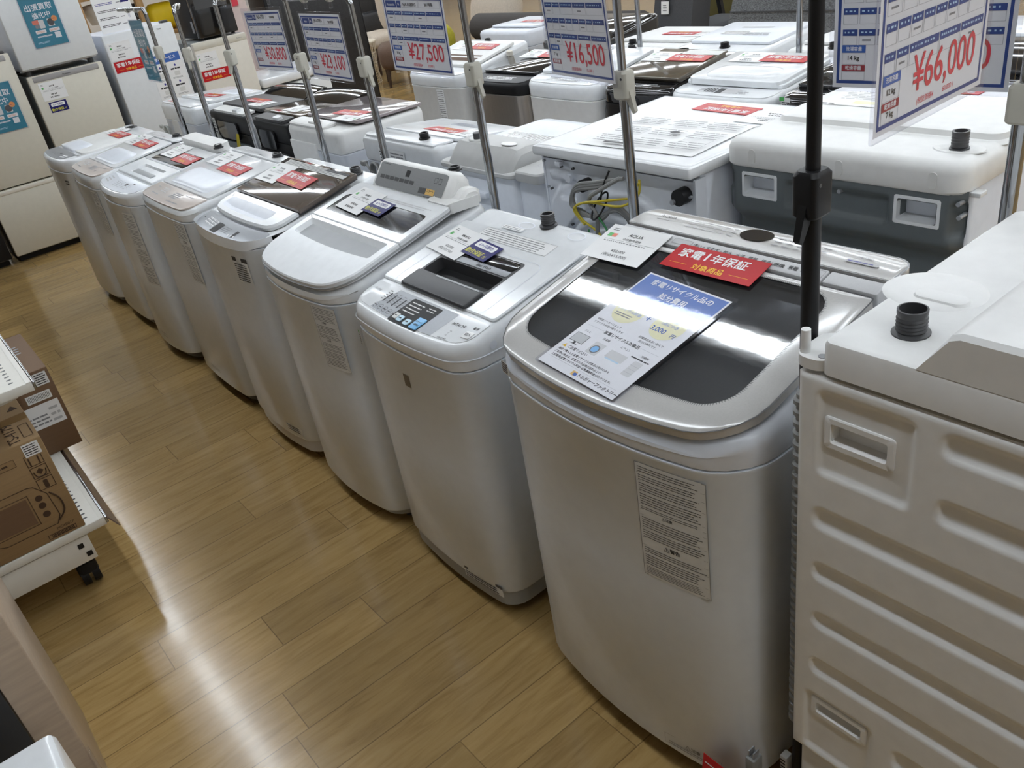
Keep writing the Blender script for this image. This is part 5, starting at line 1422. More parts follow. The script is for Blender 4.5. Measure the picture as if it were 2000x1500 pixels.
sign(sign_mesh('AQUA', 'AQW-GS70HBK', '2020年製', '¥16,500', '15,000', '7 kg', None, maker_w=.026), 'hanging price sign of ¥16,500, sixteen thousand five hundred yen', 1.405, 1.548, 1.247, -103, 1, 2)
sign(sign_mesh('AQUA', 'AQW-D10M', '2018年製', '¥50,000', '45,455', '14 kg', None, maker_w=.026), 'upright price sign reading 14 kg behind the ¥66,000 one', 1.452, .765, 1.252, -85)
sign(sign_mesh('AQUA', 'AQW-D12', '2020年製', '¥66,000', '60,000', '12 kg', '7 kg', maker_w=.026), 'large tilted price sign reading ¥66,000 on the black stand', 1.150, .583, 1.307, 2, -.5)

def teal_mesh(W=.207, H=.293):
    b = MB()
    b.rect(FLAT, -W / 2, 0, W / 2, H, .0008, 'teal'); h = .0012
    b.text(FLAT, '出張買取', 0, .214, .043, h, 'printwhite', .02, 'c'); b.text(FLAT, '強化中', 0, .168, .038, h, 'printwhite', .02, 'c')
    b.poly(FLAT, rr(-.070, .135, -.030, .160, .004), h, 'coral'); b.poly(FLAT, rr(-.060, .112, -.030, .134, .008), h, 'greyink'); b.poly(FLAT, rr(-.032, .108, .000, .158, .003), h + .0002, 'labelpaper')
    b.poly(FLAT, rr(.022, .112, .060, .158, .003), h, 'labelpaper'); b.poly(FLAT, ell(.041, .136, .0215, .0215), h + .0003, 'dark'); b.poly(FLAT, ell(.068, .154, .017, .017), h + .0005, 'orange'); b.dashes(FLAT, .057, .15, .079, .158, 1, 'darkred', h + .0007, seed=3)
    for x in (-.062, .022):
        b.poly(FLAT, rr(x - .008, .080, x + .056, .100, .004), h, 'paper'); b.dashes(FLAT, x - .002, .084, x + .05, .096, 2, 'orange', h + .0003, seed=int(x * 100) + 50)
    b.poly(FLAT, rr(-.070, .058, .022, .066, .004), h, 'paper'); b.dashes(FLAT, -.066, .060, .018, .064, 1, 'teal', h + .0003, seed=8)
    b.rect(FLAT, .038, .040, .074, .074, h, 'paper')
    b.dashes(FLAT, -.08, .02, .0, .032, 2, 'paleblue', h, seed=9)
    return b.mesh('teal_sheet')
TEAL = teal_mesh()
sign(TEAL, 'teal poster hanging from the farthest chrome stand', 1.396, 4.815, 1.10, -90, 0, 0, .222, .305, 'teal_poster')

# ================================================================== fridges along the far wall of the aisle (fronts face -y)
FY = 6.53
def wall_poster(me, label, x, z, y, W=.222, H=.305, roll=0):
    return sign(me, label, x, y, z, 0, roll, 0, W, H, 'teal_poster')
def fridge(label, x0, x1, z0, z1, m, splits=(), d=.58, name='refrigerator', strip=None, cat='refrigerator', y=FY, strip_print=False, hinge=True, feet=True):
    R = thing(name, label, cat, place((x0 + x1) / 2, y, 0, z0))
    hw = (x1 - x0) / 2; h = z1 - z0
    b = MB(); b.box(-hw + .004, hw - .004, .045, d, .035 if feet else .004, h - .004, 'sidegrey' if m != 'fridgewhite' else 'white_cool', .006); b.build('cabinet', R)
    if feet:
        b = MB(); b.box(-hw + .02, hw - .02, .06, d - .03, 0, .04, 'black'); b.build('kick_plate', R)
    zs = [.045 if feet else .012] + [q - z0 for q in splits] + [h]
    for a, c in zip(zs, zs[1:]):
        b = MB(); b.box(-hw, hw, 0, .040, a + .004, c - .004, m, .007)
        nm = 'door' if c == h else 'drawer'
        dr = b.build(nm, R)
        if c != h:
            g = MB(); g.box(-hw + .004, hw - .004, -.004, .02, c - .035, c - .010, 'creamlight', .004); g.build('handle', dr)
    if strip:
        b = MB(); b.box(-hw + .03, hw - .03, -.003, .01, h - .045, h - .010, strip, .002)
        if strip_print: b.text(lambda x, z, k: (x, -.0034 - k, z), 'Panasonic', 0, h - .033, .013, .0003, 'ink', .03, 'c')
        b.build('handle_strip', R)
    if hinge:
        b = MB(); b.box(hw - .07, hw - .02, .01, .06, h - .004, h + .012, 'dark', .003); b.build('hinge_cover', R)
    return R
fridge('cream refrigerator with a teal poster and a lower drawer at the left edge', .60, 1.06, 0, 1.285, 'cream', (.49,), strip='handlegrey')
fridge('cream refrigerator with grey handle strip under the white one', 1.105, 1.590, 0, 1.118, 'cream', (.42,), strip='handlegrey', strip_print=True, hinge=False)
fridge('white small refrigerator stacked on the grey stripped one', 1.095, 1.582, 1.142, 1.70, 'fridgewhite', (), y=FY - .02, feet=False, hinge=False, name='refrigerator')
b = MB()
for x in (1.14, 1.54):
    for y in (6.60, 7.00): b.cyl((x, y, 1.117), (x, y, 1.150), .02, 'dark', n=12)
o = b.build('stacking_feet'); o.parent = bpy.data.objects['refrigerator.002']; o.location = (-(1.095 + 1.582) / 2, -(FY - .02), -1.142)
fridge('white refrigerator with a red card and a blue headed poster', 1.645, 2.135, 0, 1.262, 'fridgewhite', (), strip=None)
fridge('cream low refrigerator with a black cooler on its top', 2.225, 2.640, 0, 1.090, 'creamlight', (), strip=None, hinge=False)
b = MB(); b.text(lambda x, z, h: (x, -h, z), 'Haier', 0, 0, .014, 0, 'greyink', .02); o = b.build('badge'); o.parent = bpy.data.objects['refrigerator.003']; o.location = (.13, -.001, 1.225)
b = MB(); b.box(-.206, .206, -.003, .01, 1.035, 1.083, 'cream', .003); b.text(lambda x, z, h: (x, -.0035 - h, z), 'Panasonic', .13, 1.055, .010, .0003, 'greyink', .02); o = b.build('top_band'); o.parent = bpy.data.objects['refrigerator.004']
fridge('black refrigerator mostly out of sight left of the poster bearing cream one', .02, .57, 0, 1.30, 'black', (.55,), hinge=False)
b = None
def vcard(me, name, label, cat, x, z, group=None, y=FY, W=0):
    return card(me, place(x, y - .0012, 0, z) @ Matrix.Rotation(PI / 2, 4, 'X'), name, label, cat, group)
wall_poster(TEAL, 'teal poster on the small white refrigerator', 1.33, 1.262, FY - .024)
wall_poster(TEAL, 'teal poster on the cream refrigerator at the left edge', .890, .823, FY - .004)
vcard(price_card_mesh(None, 'ノンフロン冷蔵庫', None, None, False, 91), 'price_card', 'white price card on the cream refrigerator with grey handle strip', 'price card', 1.23, 1.008)
vcard(NAVY, 'warranty_card', 'navy warranty card on the cream refrigerator with grey handle strip', 'warranty card', 1.225, .905, 'navy warranty cards')
vcard(price_card_mesh(None, 'ノンフロン冷蔵庫', None, None, False, 92), 'price_card', 'white price card on the white refrigerator above its red card', 'price card', 1.735, 1.148)
vcard(RED, 'warranty_card', 'red warranty card on the white refrigerator', 'warranty card', 1.765, 1.048, 'red warranty cards')
vcard(price_card_mesh(None, 'ノンフロン冷蔵庫', None, None, False, 93), 'price_card', 'white price card on the cream low refrigerator', 'price card', 2.305, .955)
vcard(RED, 'warranty_card', 'red warranty card on the cream low refrigerator', 'warranty card', 2.335, .855, 'red warranty cards')
# service poster on the white refrigerator
b = MB(); b.box(-.115, .115, -.16, .16, 0, .0009, 'paper'); b.rect(FLAT, -.108, .095, .108, .150, .0012, 'blue2'); b.text(FLAT, '修理サービス', 0, .112, .026, .0015, 'printwhite', .02, 'c')
for x in (-.055, .055):
    for y in (.06, -.05):
        b.poly(FLAT, ell(x, y + .008, .007, .008, 12), .0012, 'navytext'); b.dashes(FLAT, x - .038, y - .025, x + .038, y - .010, 1, 'ink', .0012, seed=int(x * 99 + y * 77) + 99, fill=.7)
        b.poly(FLAT, rr(x - .02, y - .062, x + .02, y - .034, .005), .0012, 'labelpaper'); b.dashes(FLAT, x - .04, y - .082, x + .04, y - .07, 2, 'greyink', .0012, seed=4)
o = b.build('service_poster'); o.matrix_world = place(2.005, FY - .0012, 0, .915) @ Matrix.Rotation(PI / 2, 4, 'X'); tag(o, 'white service poster with a blue heading on the white refrigerator', 'poster')
# tall white notice standing on the white refrigerator
b = MB(); b.box(-.125, .125, 0, .34, 0, .003, 'paper')
for i in range(7):
    y = .035 + i * .045
    b.dashes(FLAT, -.11, y, .02, y + .018, 2, 'ink' if i < 3 else 'navytext', .0034, seed=i); b.dashes(FLAT, .03, y, .06, y + .012, 1, 'greyink', .0034, seed=i + 5)
    if i > 2: b.rect(FLAT, .06, y, .115, y + .014, .0034, 'navy')
o = b.build('notice_sheet'); o.matrix_world = place(1.80, FY + .05, 0, 1.263) @ Matrix.Rotation(math.radians(86), 4, 'X'); tag(o, 'tall white printed notice standing on the white refrigerator', 'notice')
# black cooler
R = thing('mini_refrigerator', 'black glossy mini refrigerator standing on the cream low refrigerator', 'refrigerator', place(2.455, FY + .02, 0, 1.092))
b = MB(); b.box(-.15, .15, .05, .40, .012, .50, 'black', .006); b.build('cabinet', R)
b = MB(); b.box(-.15, .15, 0, .045, .012, .50, 'blackgloss', .006); d = b.build('door', R)
b = MB(); b.rect(lambda x, z, h: (x, -.001 - h, z), -.12, .20, .12, .40, 0, 'dark'); b.build('display_panel', d)
b = MB(); b.rect(lambda y, z, h: (-.151 - h, y, z), .06, .05, .10, .13, 0, 'greyink'); b.build('rating_label', R)
for x in (-.12, .12): MB().cyl((x, .04, 0), (x, .04, .014), .014, 'black', n=10).build('foot', R)
# chest freezer
R = thing('chest_freezer', 'low white chest freezer beside the cream low refrigerator', 'freezer', place(2.945, FY, 0))
b = MB(); b.box(-.285, .285, 0, .55, .03, .66, 'fridgewhite', .01); b.build('body', R)
b = MB(); b.box(-.288, .288, -.008, .555, .672, .735, 'white', .012); b.build('lid', R)
b = MB(); b.box(-.292, -.284, .04, .10, .55, .60, 'dark', .003); b.build('side_vent', R)
for x in (-.25, .25): MB().cyl((x, .05, 0), (x, .05, .04), .02, 'dark', n=10).build('foot', R)
b = MB(); b.box(-.10, .10, -.07, .07, 0, .03, 'paper', .004); o = b.build('white_tray'); o.matrix_world = place(3.02, FY + .22, 12, .736); tag(o, 'shallow white tray lying on the chest freezer lid', 'tray')

# ================================================================== left shelf with boxes
def shelf_unit():
    R = thing('shelf_rack', 'ivory perforated metal shelf rack on casters at the left', 'shelf', place(-.18, 2.46, 0))
    def board(z, x1, nm):
        b = MB(); b.box(-.55, x1, 0, 1.2, z - .028, z, 'shelfwhite', .003)
        for i in range(40):
            for q in (.045, .10): b.box(x1 - q - .006, x1 - q + .006, .04 + i * .028, .047 + i * .028, z - .001, z + .0006, 'dark')
        b.box(x1 - .014, x1 - .002, 0, 1.2, z - .002, z + .0006, 'shelfwhite')
        b.box(x1 - .001, x1 + .007, 0, 1.2, z - .024, z - .002, 'chrome', .002)
        return b.build(nm, R)
    board(.245, .315, 'lower_shelf')
    board(.722, .305, 'upper_shelf')
    b = MB(); b.box(-.55, .254, .008, .035, .125, .212, 'shelfwhite', .002)
    b.box(-.55, .254, .036, 1.19, .13, .21, 'shelfwhite', .002)
    for x, z in ((.225, .185), (.238, .150)): b.box(x - .008, x + .008, .0065, .009, z - .008, z + .008, 'black')
    b.build('base_frame', R)
    b = MB(); b.add([(.322, -.012, .240), (.322, 1.2, .240), (.342, 1.2, .200), (.342, -.012, .200), (.325, -.012, .242), (.325, 1.2, .242), (.345, 1.2, .202), (.345, -.012, .202)], [(0, 1, 2, 3), (7, 6, 5, 4), (0, 3, 7, 4), (1, 5, 6, 2), (3, 2, 6, 7), (0, 4, 5, 1)], 'brownacrylic'); b.build('price_rail', R)
    for y in (.10, 1.1):
        for x in (.215, -.5):
            b = MB()
            for q in (-.016, .016): b.cyl((x + q - .011, y, .038), (x + q + .011, y, .038), .038, 'black', n=20)
            b.loft([[(px, py, z) for px, py in rr(x - .03, y - .035, x + .03, y + .03, .012)] for z in (.05, .085)], 'black'); b.cyl((x, y, .08), (x, y, .13), .012, 'silver', n=12)
            b.build('caster', R)
    b = MB(); b.box(-.56, -.53, 0, 1.2, .13, 1.5, 'shelfwhite', .002); b.build('back_frame', R)
    for q in (0.02, 1.16):
        for z in (.66,): 
            b = MB(); b.add([(-.53, q, .72), (.26, q, .70), (.26, q, .685), (-.53, q, .62), (-.53, q + .012, .72), (.26, q + .012, .70), (.26, q + .012, .685), (-.53, q + .012, .62)], [(0, 1, 2, 3), (7, 6, 5, 4), (0, 4, 5, 1), (3, 2, 6, 7), (1, 5, 6, 2), (0, 3, 7, 4)], 'shelfwhite'); b.build('bracket', R)
shelf_unit()
def carton(label, x0, x1, y0, y1, z0, z1, m, rot=0):
    R = thing('cardboard_box', label, 'cardboard box', place(x1, y0, rot, z0))
    b = MB(); b.box(x0 - x1, 0, 0, y1 - y0, 0, z1 - z0, m, .003); b.build('carton', R)
    return R
Z0 = .246
H1 = .30
R = carton('brown oven carton with a line drawing of a toaster oven at its front', -.42, .083, 2.463, 2.82, Z0, .565, 'cardboard')
h1 = .565 - Z0
b = MB(); F = lambda x, z, h: (x, -.0008 - h, z)
ov = [(-.235, .06), (-.20, .045), (-.06, .045), (-.045, .07), (-.05, .15), (-.075, .185), (-.09, .19), (-.21, .19), (-.24, .15)]
b.ringp(F, ov, [(-.143 + (x + .143) * .975, .118 + (z - .118) * .97) for x, z in ov], 0, 'brownink')
b.poly(F, [(-.215, .075), (-.105, .075), (-.105, .160), (-.20, .160)], .0003, 'cardboard2'); b.frame(F, -.222, .068, -.098, .168, .002, .0004, 'brownink')
for z in (.145, .120, .090): b.poly(F, ell(-.075, z, .010, .010, 16), .0003, 'brownink')
b.tube([F(-.045, .15, .001), F(-.028, .12, .002), F(-.03, .08, .002), F(-.055, .055, .002)], .0022, 'brownink')
for i, z in enumerate((.275, .235, .195)):
    b.frame(F, -.062, z - .032, -.018, z + .004, .002, .0003, 'brownink')
b.rect(F, -.055, .245, -.051, .270, .0003, 'brownink'); b.rect(F, -.031, .245, -.027, .270, .0003, 'brownink'); b.poly(F, [(-.050, .222), (-.040, .212), (-.030, .222), (-.040, .232)], .0003, 'brownink'); b.tube([F(-.056, .225, .001), F(-.05, .208, .001), F(-.03, .208, .001), F(-.024, .225, .001)], .0015, 'brownink'); b.poly(F, rr(-.046, .166, -.034, .192, .003), .0003, 'brownink')
b.text(F, 'MC4B01P', -.070, .028, .012, .0003, 'brownink', .01); b.frame(F, -.10, .008, -.022, .022, .0015, .0003, 'brownink')
for i in range(18): b.rect(F, -.090 + i * .0035, .0095, -.0885 + i * .0035 + (.001 if i % 3 else 0), .0205, .0004, 'brownink')
b.poly(F, rr(-.26, .262, -.085, .287, .006), .0002, 'cardboard'); b.frame(F, -.26, .262, -.085, .287, .001, .0003, 'brownink'); b.dashes(F, -.25, .268, -.10, .282, 1, 'brownink', .0003, seed=6)
b.build('front_print', R)
b = MB(); F = lambda x, y, h: (x, y, h1 + .0008 + h)
b.text(F, 'TS-4179', -.046, .012, .044, .0002, 'brownink', .0, 'l', None, PI / 2)
b.frame(F, -.036, .030, -.010, .125, .002, .0002, 'brownink'); b.dashes(F, -.032, .045, -.015, .115, 1, 'brownink', .0002, seed=4); b.add([F(-.04, .25, 0), F(-.01, .25, 0), F(-.025, .285, 0)], [(0, 1, 2)], 'brownink')
b.rect(F, -.5, .155, 0, .205, .0003, 'boxtape'); b.build('top_print', R)
b = MB(); F = lambda x, z, h: (x, -.0010 - h, z); b.rect(F, -.055, h1 - .045, -.012, h1 - .005, .0006, 'paper'); b.dashes(F, -.052, h1 - .042, -.015, h1 - .008, 5, 'ink', .0009, seed=4); b.build('stock_sticker', R)
R = carton('darker brown carton with white stickers behind the oven carton', -.30, .212, 3.00, 3.42, Z0, .548, 'cardboard2')
h2 = .548 - Z0
b = MB(); F = lambda x, z, h: (x, -.0010 - h, z)
b.rect(F, -.052, h2 - .055, -.010, h2 - .010, 0, 'paper'); b.dashes(F, -.049, h2 - .052, -.013, h2 - .013, 5, 'ink', .0003, seed=4)
b.rect(F, -.10, h2 - .105, -.022, h2 - .075, 0, 'paper')
for i in range(16): b.rect(F, -.095 + i * .0044, h2 - .100, -.0935 + i * .0044, h2 - .08, .0003, 'ink')
b.rect(F, -.15, h2 - .20, -.012, h2 - .115, 0, 'paper'); b.dashes(F, -.14, h2 - .19, -.05, h2 - .15, 3, 'greyink', .0003, seed=7); b.dashes(F, -.05, h2 - .195, -.02, h2 - .13, 3, 'paleink', .0003, seed=9)
b.build('stickers', R)
b = MB(); b.rect(lambda x, y, h: (x, y, h2 + .0008 + h), -.22, .0, -.15, .42, 0, 'boxtape'); b.dashes(lambda x, y, h: (x, y, h2 + .0008 + h), -.09, .2, -.03, .3, 4, 'greyink', .0003, seed=3); b.build('packing_tape', R)
carton('small brown carton on the upper rack shelf at the left edge', -.30, .048, 2.60, 2.95, .7235, .86, 'cardboard2')

# ------------------------------------------------------------------ cabinet and white box at the lower left corner
R = thing('glossy_cabinet', 'glossy cabinet with painted floor reflection and a dark glass door at the lower left corner', 'cabinet', place(-.138, 1.60, 0))
b = MB(); b.box(-.55, 0, 0, .42, 0, .70, 'floorreflect', .004); b.build('carcass', R)
b = MB(); b.box(-.50, -.066, -.006, .004, .06, .62, 'blackgloss', .003); b.build('glass_door', R)
b = MB(); b.box(-.003, .004, -.006, .02, .02, .24, 'sleeve', .001); b.build('edge_guard', R)
R = thing('white_box', 'glossy white box top at the bottom left corner', 'box', place(-.138, 1.06, 0))
b = MB(); b.box(-.42, 0, 0, .24, 0, .592, 'white', .012); b.build('case', R)
b = MB(); b.box(-.40, -.02, -.003, .004, .05, .30, 'white_warm', .002); b.build('front_panel', R)

# ------------------------------------------------------------------ loose cords on the floor by the near drum washer
b = MB(); b.tube([(.834, .644, .160), (.838, .642, .10), (.842, .640, .02), (.86, .638, .010), (.90, .6375, .010)], .008, 'cord', 10); b.box(.818, .846, .634, .656, .150, .196, 'cord', .005)
for q in (.640, .650): b.box(.824, .840, q - .001, q + .001, .196, .212, 'silver')
o = b.build('grey_plug_cord'); tag(o, 'grey plug standing up in the gap beside the near drum washer', 'cord')
b = MB(); b.tube([(.925, .640, .09), (.925, .638, .05), (.93, .636, .012), (.99, .638, .008)], .006, 'whitecord', 8); b.box(.916, .936, .632, .648, .065, .112, 'paper', .003); b.dashes(lambda x, z, h: (.9155 - h, x, z), .634, .07, .647, .108, 4, 'ink', .0004, seed=3)
o = b.build('tagged_cord'); tag(o, 'pale cord with a white printed tag by the near drum washer', 'cord')
b = MB(); b.box(-.05, .05, 0, .150, 0, .001, 'red', 0); b.rect(FLAT, -.045, .13, .045, .133, .0012, 'printwhite'); o = b.build('red_leaflet'); o.matrix_world = place(.772, .688, -90, .0005) @ Matrix.Rotation(math.radians(80), 4, 'X'); tag(o, 'red leaflet leaning on the lower front corner of the large champagne lidded washer', 'leaflet')

# ================================================================== furniture area beyond
def cushion(b, x0, x1, y0, y1, z0, z1, m, p=.06):
    R = []
    cx, cy = (x0 + x1) / 2, (y0 + y1) / 2
    n = 9
    for i in range(n):
        t = -1 + 2 * i / (n - 1); k = (1 - abs(t) ** 3.5) ** .4 if abs(t) < 1 else 0
        k = max(k, .55)
        ins = p * (1 - k) * 2
        R.append([(x, y, (z0 + z1) / 2 + t * (z1 - z0) / 2) for x, y in rr(x0 + ins, y0 + ins, x1 - ins, y1 - ins, min(p, (x1 - x0) / 2.2, (y1 - y0) / 2.2), 4)])
    b.loft(R, m)
R = thing('sofa', 'long charcoal brown sofa with a rounded back rail beyond the washers', 'sofa', place(5.6, 5.48, 0))
b = MB()
b.loft([[(.14 + .14 * k * math.cos(a), y, .50 + .135 * k * math.sin(a)) for a in [2 * PI * i / 20 for i in range(20)]] for y, k in ((-.02, .75), (-.005, .93), (.02, 1), (2.36, 1), (2.385, .93), (2.40, .75))], 'darkfabric'); b.build('back_rail', R, 60)
b = MB(); b.box(.02, .90, .02, 2.38, .10, .36, 'darkfabric', .04); b.build('seat_base', R)
b = MB(); cushion(b, .30, .92, .12, 2.26, .34, .47, 'darkfabric'); b.build('seat_cushion', R, 60)
for x in (.10, .82):
    for y in (.1, 2.28): MB().cyl((x, y, 0), (x, y, .11), .025, 'black', n=10).build('leg', R)
R = thing('sofa', 'dark grey sofa with two white hang tags on its high back', 'sofa', place(5.72, 5.00, 0))
b = MB(); b.add([(0, 0, .12), (.25, 0, .12), (.42, 0, 1.2), (.22, 0, 1.2), (0, .42, .12), (.25, .42, .12), (.42, .42, 1.2), (.22, .42, 1.2)], [(0, 1, 2, 3), (7, 6, 5, 4), (0, 3, 7, 4), (1, 5, 6, 2), (3, 2, 6, 7), (0, 4, 5, 1)], 'darkfabric2'); b.build('backrest', R)
b = MB(); b.box(-.12, .95, -.02, .43, .12, .44, 'darkfabric2', .05); b.build('seat', R)
for x in (.0, .85):
    for y in (.05, .38): MB().cyl((x, y, 0), (x, y, .13), .025, 'black', n=10).build('leg', R)
for z in (.70, .59):
    b = MB(); P = lambda x, y, h: (.075 - h + (y) * .10 + (z - .59) * .15, .32 - x, z + y); b.rect(P, 0, 0, .085, .10, 0, 'paper'); b.dashes(P, .02, .02, .07, .08, 3, 'greyink', .0006, seed=3)
    b.build('hang_tag', R)
R = thing('recliner', 'mottled grey fabric chair back with a hang tag behind the last washers', 'chair', place(5.55, 3.62, 0))
b = MB(); b.add([(.02, -.05, .30), (.20, -.05, .30), (.52, -.05, 1.25), (.36, -.05, 1.25), (.02, .90, .30), (.20, .90, .30), (.52, .86, 1.25), (.36, .86, 1.25)], [(0, 1, 2, 3), (7, 6, 5, 4), (0, 3, 7, 4), (1, 5, 6, 2), (3, 2, 6, 7), (0, 4, 5, 1)], 'greyfabric'); b.build('backrest', R)
b = MB(); b.loft([[(x - .012, y, z) for y, z in ((-.03, .62), (.88, .62), (.88, .628), (-.03, .628))] for x in (.125, .135)], 'darkfabric2'); b.build('seam', R)
b = MB(); b.box(.05, .95, -.05, .90, .14, .42, 'greyfabric', .05); b.build('seat', R)
for x in (.12, .85):
    for y in (.05, .80): MB().cyl((x, y, 0), (x, y, .15), .025, 'black', n=10).build('leg', R)
b = MB(); P = lambda x, y, h: (.02 - h + y * .1, .42 - x, .72 + y); b.rect(P, 0, 0, .09, .13, 0, 'paper'); b.dashes(P, .02, .08, .07, .11, 2, 'greyink', .0006, seed=3); b.build('hang_tag', R)
# black trestle legs with olive cloth behind
R = thing('trestle', 'black trestle frame with crossing legs between the two sofas', 'trestle', place(6.85, 5.80, 0))
for k, (ya, yb, xa, xb) in enumerate(((.34, .10, 0, 0), (-.38, -.12, 0, 0), (0, 0, .02, .02), )):
    b = MB(); b.add([(q, y, z) for z, y in ((0, ya), (1.2, yb)) for q, dy in ((-.02, 0), (.02, 0))] + [(q, y + .045, z) for z, y in ((0, ya), (1.2, yb)) for q in (-.02, .02)], [(0, 1, 3, 2), (4, 6, 7, 5), (0, 4, 5, 1), (2, 3, 7, 6), (0, 2, 6, 4), (1, 5, 7, 3)], 'black'); b.build('leg', R)
b = MB(); b.box(-.05, .05, -.35, .35, 1.18, 1.22, 'black', .005); b.build('top_rail', R)
R = thing('folding_screen', 'olive cloth screen behind the black trestle', 'screen', place(7.25, 5.55, 0))
b = MB(); b.box(-.02, .02, 0, .85, 0.0, 1.25, 'olivedark', .01); b.build('panel', R)

# beige pillow, yellow bag near the left end of the long sofa
b = MB(); cushion(b, -.12, .12, -.40, .40, 0, .60, 'beigefabric', .10); o = b.build('pillow', None, 60); o.matrix_world = place(6.28, 8.32, 0, .232) @ Matrix.Rotation(math.radians(12), 4, 'Y'); tag(o, 'large beige pillow propped behind the left end of the long sofa', 'pillow')
b = MB(); cushion(b, -.10, .10, -.13, .13, 0, .36, 'olive', .07); b.box(-.108, -.10, -.06, -.02, .10, .30, 'lime'); o = b.build('yellow_cushion', None, 60); o.matrix_world = place(5.40, 8.10, 0, .226) @ Matrix.Rotation(math.radians(6), 4, 'Y'); tag(o, 'mustard yellow cushion with a green tag left of the long sofa', 'cushion')
b = MB(); b.box(-.50, .75, -.25, .32, 0, .222, 'darkwood', .02); o = b.build('bench'); o.matrix_world = place(5.80, 8.17, 0); tag(o, 'low dark bench under the mustard yellow cushion and beige pillow', 'bench')

# round wire table, brown chair, beige chair
R = thing('wire_table', 'round cream wire basket table beyond the aisle', 'table', place(5.06, 9.36, 0))
b = MB(); b.lathe([(.22, .44), (.225, .446), (.225, .458), (.22, .464)], (0, 0, 0), 'creamwire', 32); b.build('tabletop', R)
b = MB()
n = 18; lv = [(.0, .20), (.11, .185), (.22, .19), (.33, .20), (.44, .215)]
for (z0, r0), (z1, r1) in zip(lv, lv[1:]):
    for i in range(n):
        o_ = .5 if lv.index((z0, r0)) % 2 else 0
        for q in (-.5, .5):
            a0 = 2 * PI * (i + o_) / n; a1 = 2 * PI * (i + o_ + q) / n
            b.cyl((r0 * math.cos(a0), r0 * math.sin(a0), z0 + .004), (r1 * math.cos(a1), r1 * math.sin(a1), z1), .0035, 'creamwire', n=5)
for z, r in lv: b.tube([(r * math.cos(2 * PI * i / 24), r * math.sin(2 * PI * i / 24), z + .004) for i in range(25)], .004, 'creamwire', 5, 2)
b.build('wire_basket', R)
R = thing('brown_chair', 'low brown upholstered chair with dark tapered legs by the wire table', 'chair', place(5.26, 8.82, -28))
b = MB(); cushion(b, -.22, .30, -.26, .26, .17, .44, 'brownfabric', .07); b.build('seat', R, 60)
for x, y in ((-.15, .20), (-.15, -.20), (.24, .20), (.24, -.20)): MB().cyl((x * 1.1, y * 1.05, 0), (x, y, .20), .014, 'darkwood', .024, n=10).build('leg', R)
R = thing('beige_chair', 'beige upholstered high back chair behind the wire table', 'chair', place(5.85, 9.80, -10))
b = MB(); cushion(b, -.07, .07, -.30, .30, .42, 1.02, 'beigefabric', .06); b.build('backrest', R, 60)
b = MB(); cushion(b, -.42, .0, -.28, .28, .30, .46, 'beigefabric', .05); b.build('seat', R, 60)
for x, y in ((-.36, .22), (-.36, -.22), (.0, .22), (.0, -.22)): MB().cyl((x, y, 0), (x, y, .34), .018, 'darkwood', n=10).build('leg', R)
b = MB(); b.box(-.001, .001, -.04, .04, 0, .09, 'paper'); o = b.build('hang_tag', R); o.location = (-.09, .1, .98)
R = thing('black_sofa', 'black leatherette sofa far behind the price signs', 'sofa', place(6.15, 10.65, 0))
b = MB(); b.box(.0, .26, .0, 1.9, .14, .98, 'blackleather', .07); b.build('backrest', R)
b = MB(); b.box(-.65, .05, .0, 1.9, .14, .42, 'blackleather', .05); b.build('seat', R)
for y, in ((-.02,), (1.74,)):
    b = MB(); b.box(-.65, .2, y, y + .18, .14, .62, 'blackleather', .05); b.build('armrest', R)
for x in (-.58, .2):
    for y in (.1, 1.8): MB().cyl((x, y, 0), (x, y, .15), .025, 'black', n=10).build('leg', R)
R = thing('side_table', 'small black metal side table left of the wire table', 'table', place(5.02, 9.90, 0))
b = MB(); b.box(-.24, .24, -.24, .24, .42, .44, 'darkwood', .004); b.build('tabletop', R)
b = MB()
for z in (.012, .41):
    for q in (-.22, .22): b.box(-.23, .23, q - .009, q + .009, z - .009, z + .009, 'black'); b.box(q - .009, q + .009, -.23, .23, z - .009, z + .009, 'black')
b.build('frame', R)
for x in (-.22, .22):
    for y in (-.22, .22): MB().box(x - .009, x + .009, y - .009, y + .009, 0, .41, 'black').build('leg', R)
b = MB(); b.box(-.09, .09, -.07, .07, 0, .07, 'silver', .01); o = b.build('metal_tin'); o.matrix_world = place(4.99, 9.86, 20, .441); tag(o, 'silver tin standing on the black side table', 'tin')

# shelving with goods behind the refrigerators
R = thing('wooden_rack', 'orange oak display rack behind the refrigerators', 'rack', place(1.90, 8.0, 0))
for i, x in enumerate((0.02, .50, 1.25)):
    b = MB(); b.box(x - .028, x + .028, -.03, .03, 0, 1.9, 'oakwood', .003); b.build('post', R)
for z in (.30, .78, 1.10, 1.47):
    b = MB(); b.box(0, 1.27, .0, .5, z - .03, z, 'oakwood', .003); b.build('shelf_board', R)
for x in (0.02, 1.25):
    b = MB(); b.box(x - .028, x + .028, .45, .50, 0, 1.9, 'oakwood', .003); b.build('post', R)
R = thing('table_lamp', 'white pedestal lamp on the oak rack behind the refrigerators', 'lamp', place(2.11, 8.2, 0, 1.101))
b = MB(); b.lathe([(.09, 0), (.09, .012), (.02, .03), (.016, .14), (.05, .16)], (0, 0, 0), 'white_warm', 20); b.build('base', R)
b = MB(); b.lathe([(.08, .15), (.12, .27), (.10, .30), (.02, .31)], (0, 0, 0), 'creamlight', 24); b.build('lamp_shade', R)
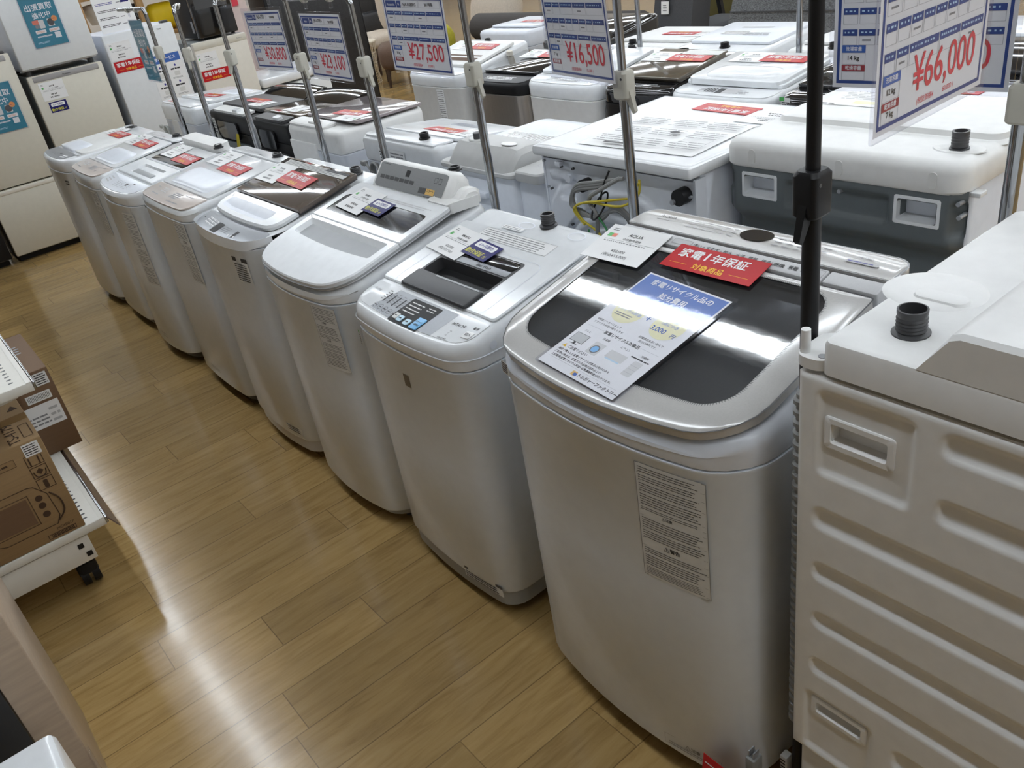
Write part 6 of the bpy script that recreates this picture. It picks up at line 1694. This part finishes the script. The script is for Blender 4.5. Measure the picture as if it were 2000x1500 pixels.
b = MB(); cushion(b, -.14, .14, -.10, .10, 0, .22, 'brightyellow', .06); o = b.build('yellow_bag', None, 60); o.matrix_world = place(2.62, 8.2, 0, 1.101); tag(o, 'bright yellow bag on the oak rack behind the white refrigerator', 'bag')
b = MB(); b.box(-.08, .08, -.1, .1, 0, .25, 'blackleather', .02); o = b.build('black_case'); o.matrix_world = place(2.40, 8.36, 0, 1.101); tag(o, 'black case on the oak rack behind the pedestal lamp', 'case')
b = MB(); b.box(-.06, .06, -.06, .06, 0, .10, 'coral', .01); o = b.build('red_carton'); o.matrix_world = place(2.85, 8.15, 0, 1.101); tag(o, 'small red carton right of the bright yellow bag', 'box')
R = thing('black_cabinet', 'tall black cabinet behind the chest freezer', 'cabinet', place(3.62, 7.34, -8))
b = MB(); b.box(-.40, .45, 0, .5, 0, 1.6, 'black', .01); b.build('carcass', R)
b = MB(); b.box(-.38, .43, -.012, .0, .08, 1.55, 'blackleather', .005); b.build('door', R)
R = thing('display_shelf', 'pale pink carton shelf between the black cabinet and black cooler', 'shelf', place(2.95, 7.35, 0))
b = MB(); b.box(-.20, .10, 0, .35, 0, 1.55, 'pink', .004); b.build('panel', R)
b = MB(); b.box(-.02, .03, -.012, .0, 1.22, 1.5, 'pricered'); b.build('red_spine', R)
R = thing('wooden_frame_chair', 'dark wood chair frame behind the ¥23,100 sign', 'chair', place(3.72, 8.20, -20))
for x in (0, .5):
    for y in (0, .5): MB().box(x - .02, x + .02, y - .02, y + .02, 0, .80 if x else .62, 'darkwood', .004).build('leg', R)
b = MB(); b.box(-.03, .53, -.03, .53, .40, .46, 'brownfabric', .01); b.build('seat', R)
b = MB(); b.box(.48, .52, .0, .5, .62, .80, 'pink', .006); b.build('backrest', R)
b = MB(); b.box(-.03, .55, -.03, .02, .60, .63, 'oakwood', .004); b.build('armrest', R)
b = MB(); b.box(-.28, .28, -.05, .05, 0, .30, 'darkfabric2', .04); o = b.build('navy_cushion'); o.matrix_world = place(4.99, 7.9, 60, .0); tag(o, 'dark navy cushion on the floor left of the long caution label washer', 'cushion')
o.data.materials[0] = M['navy']
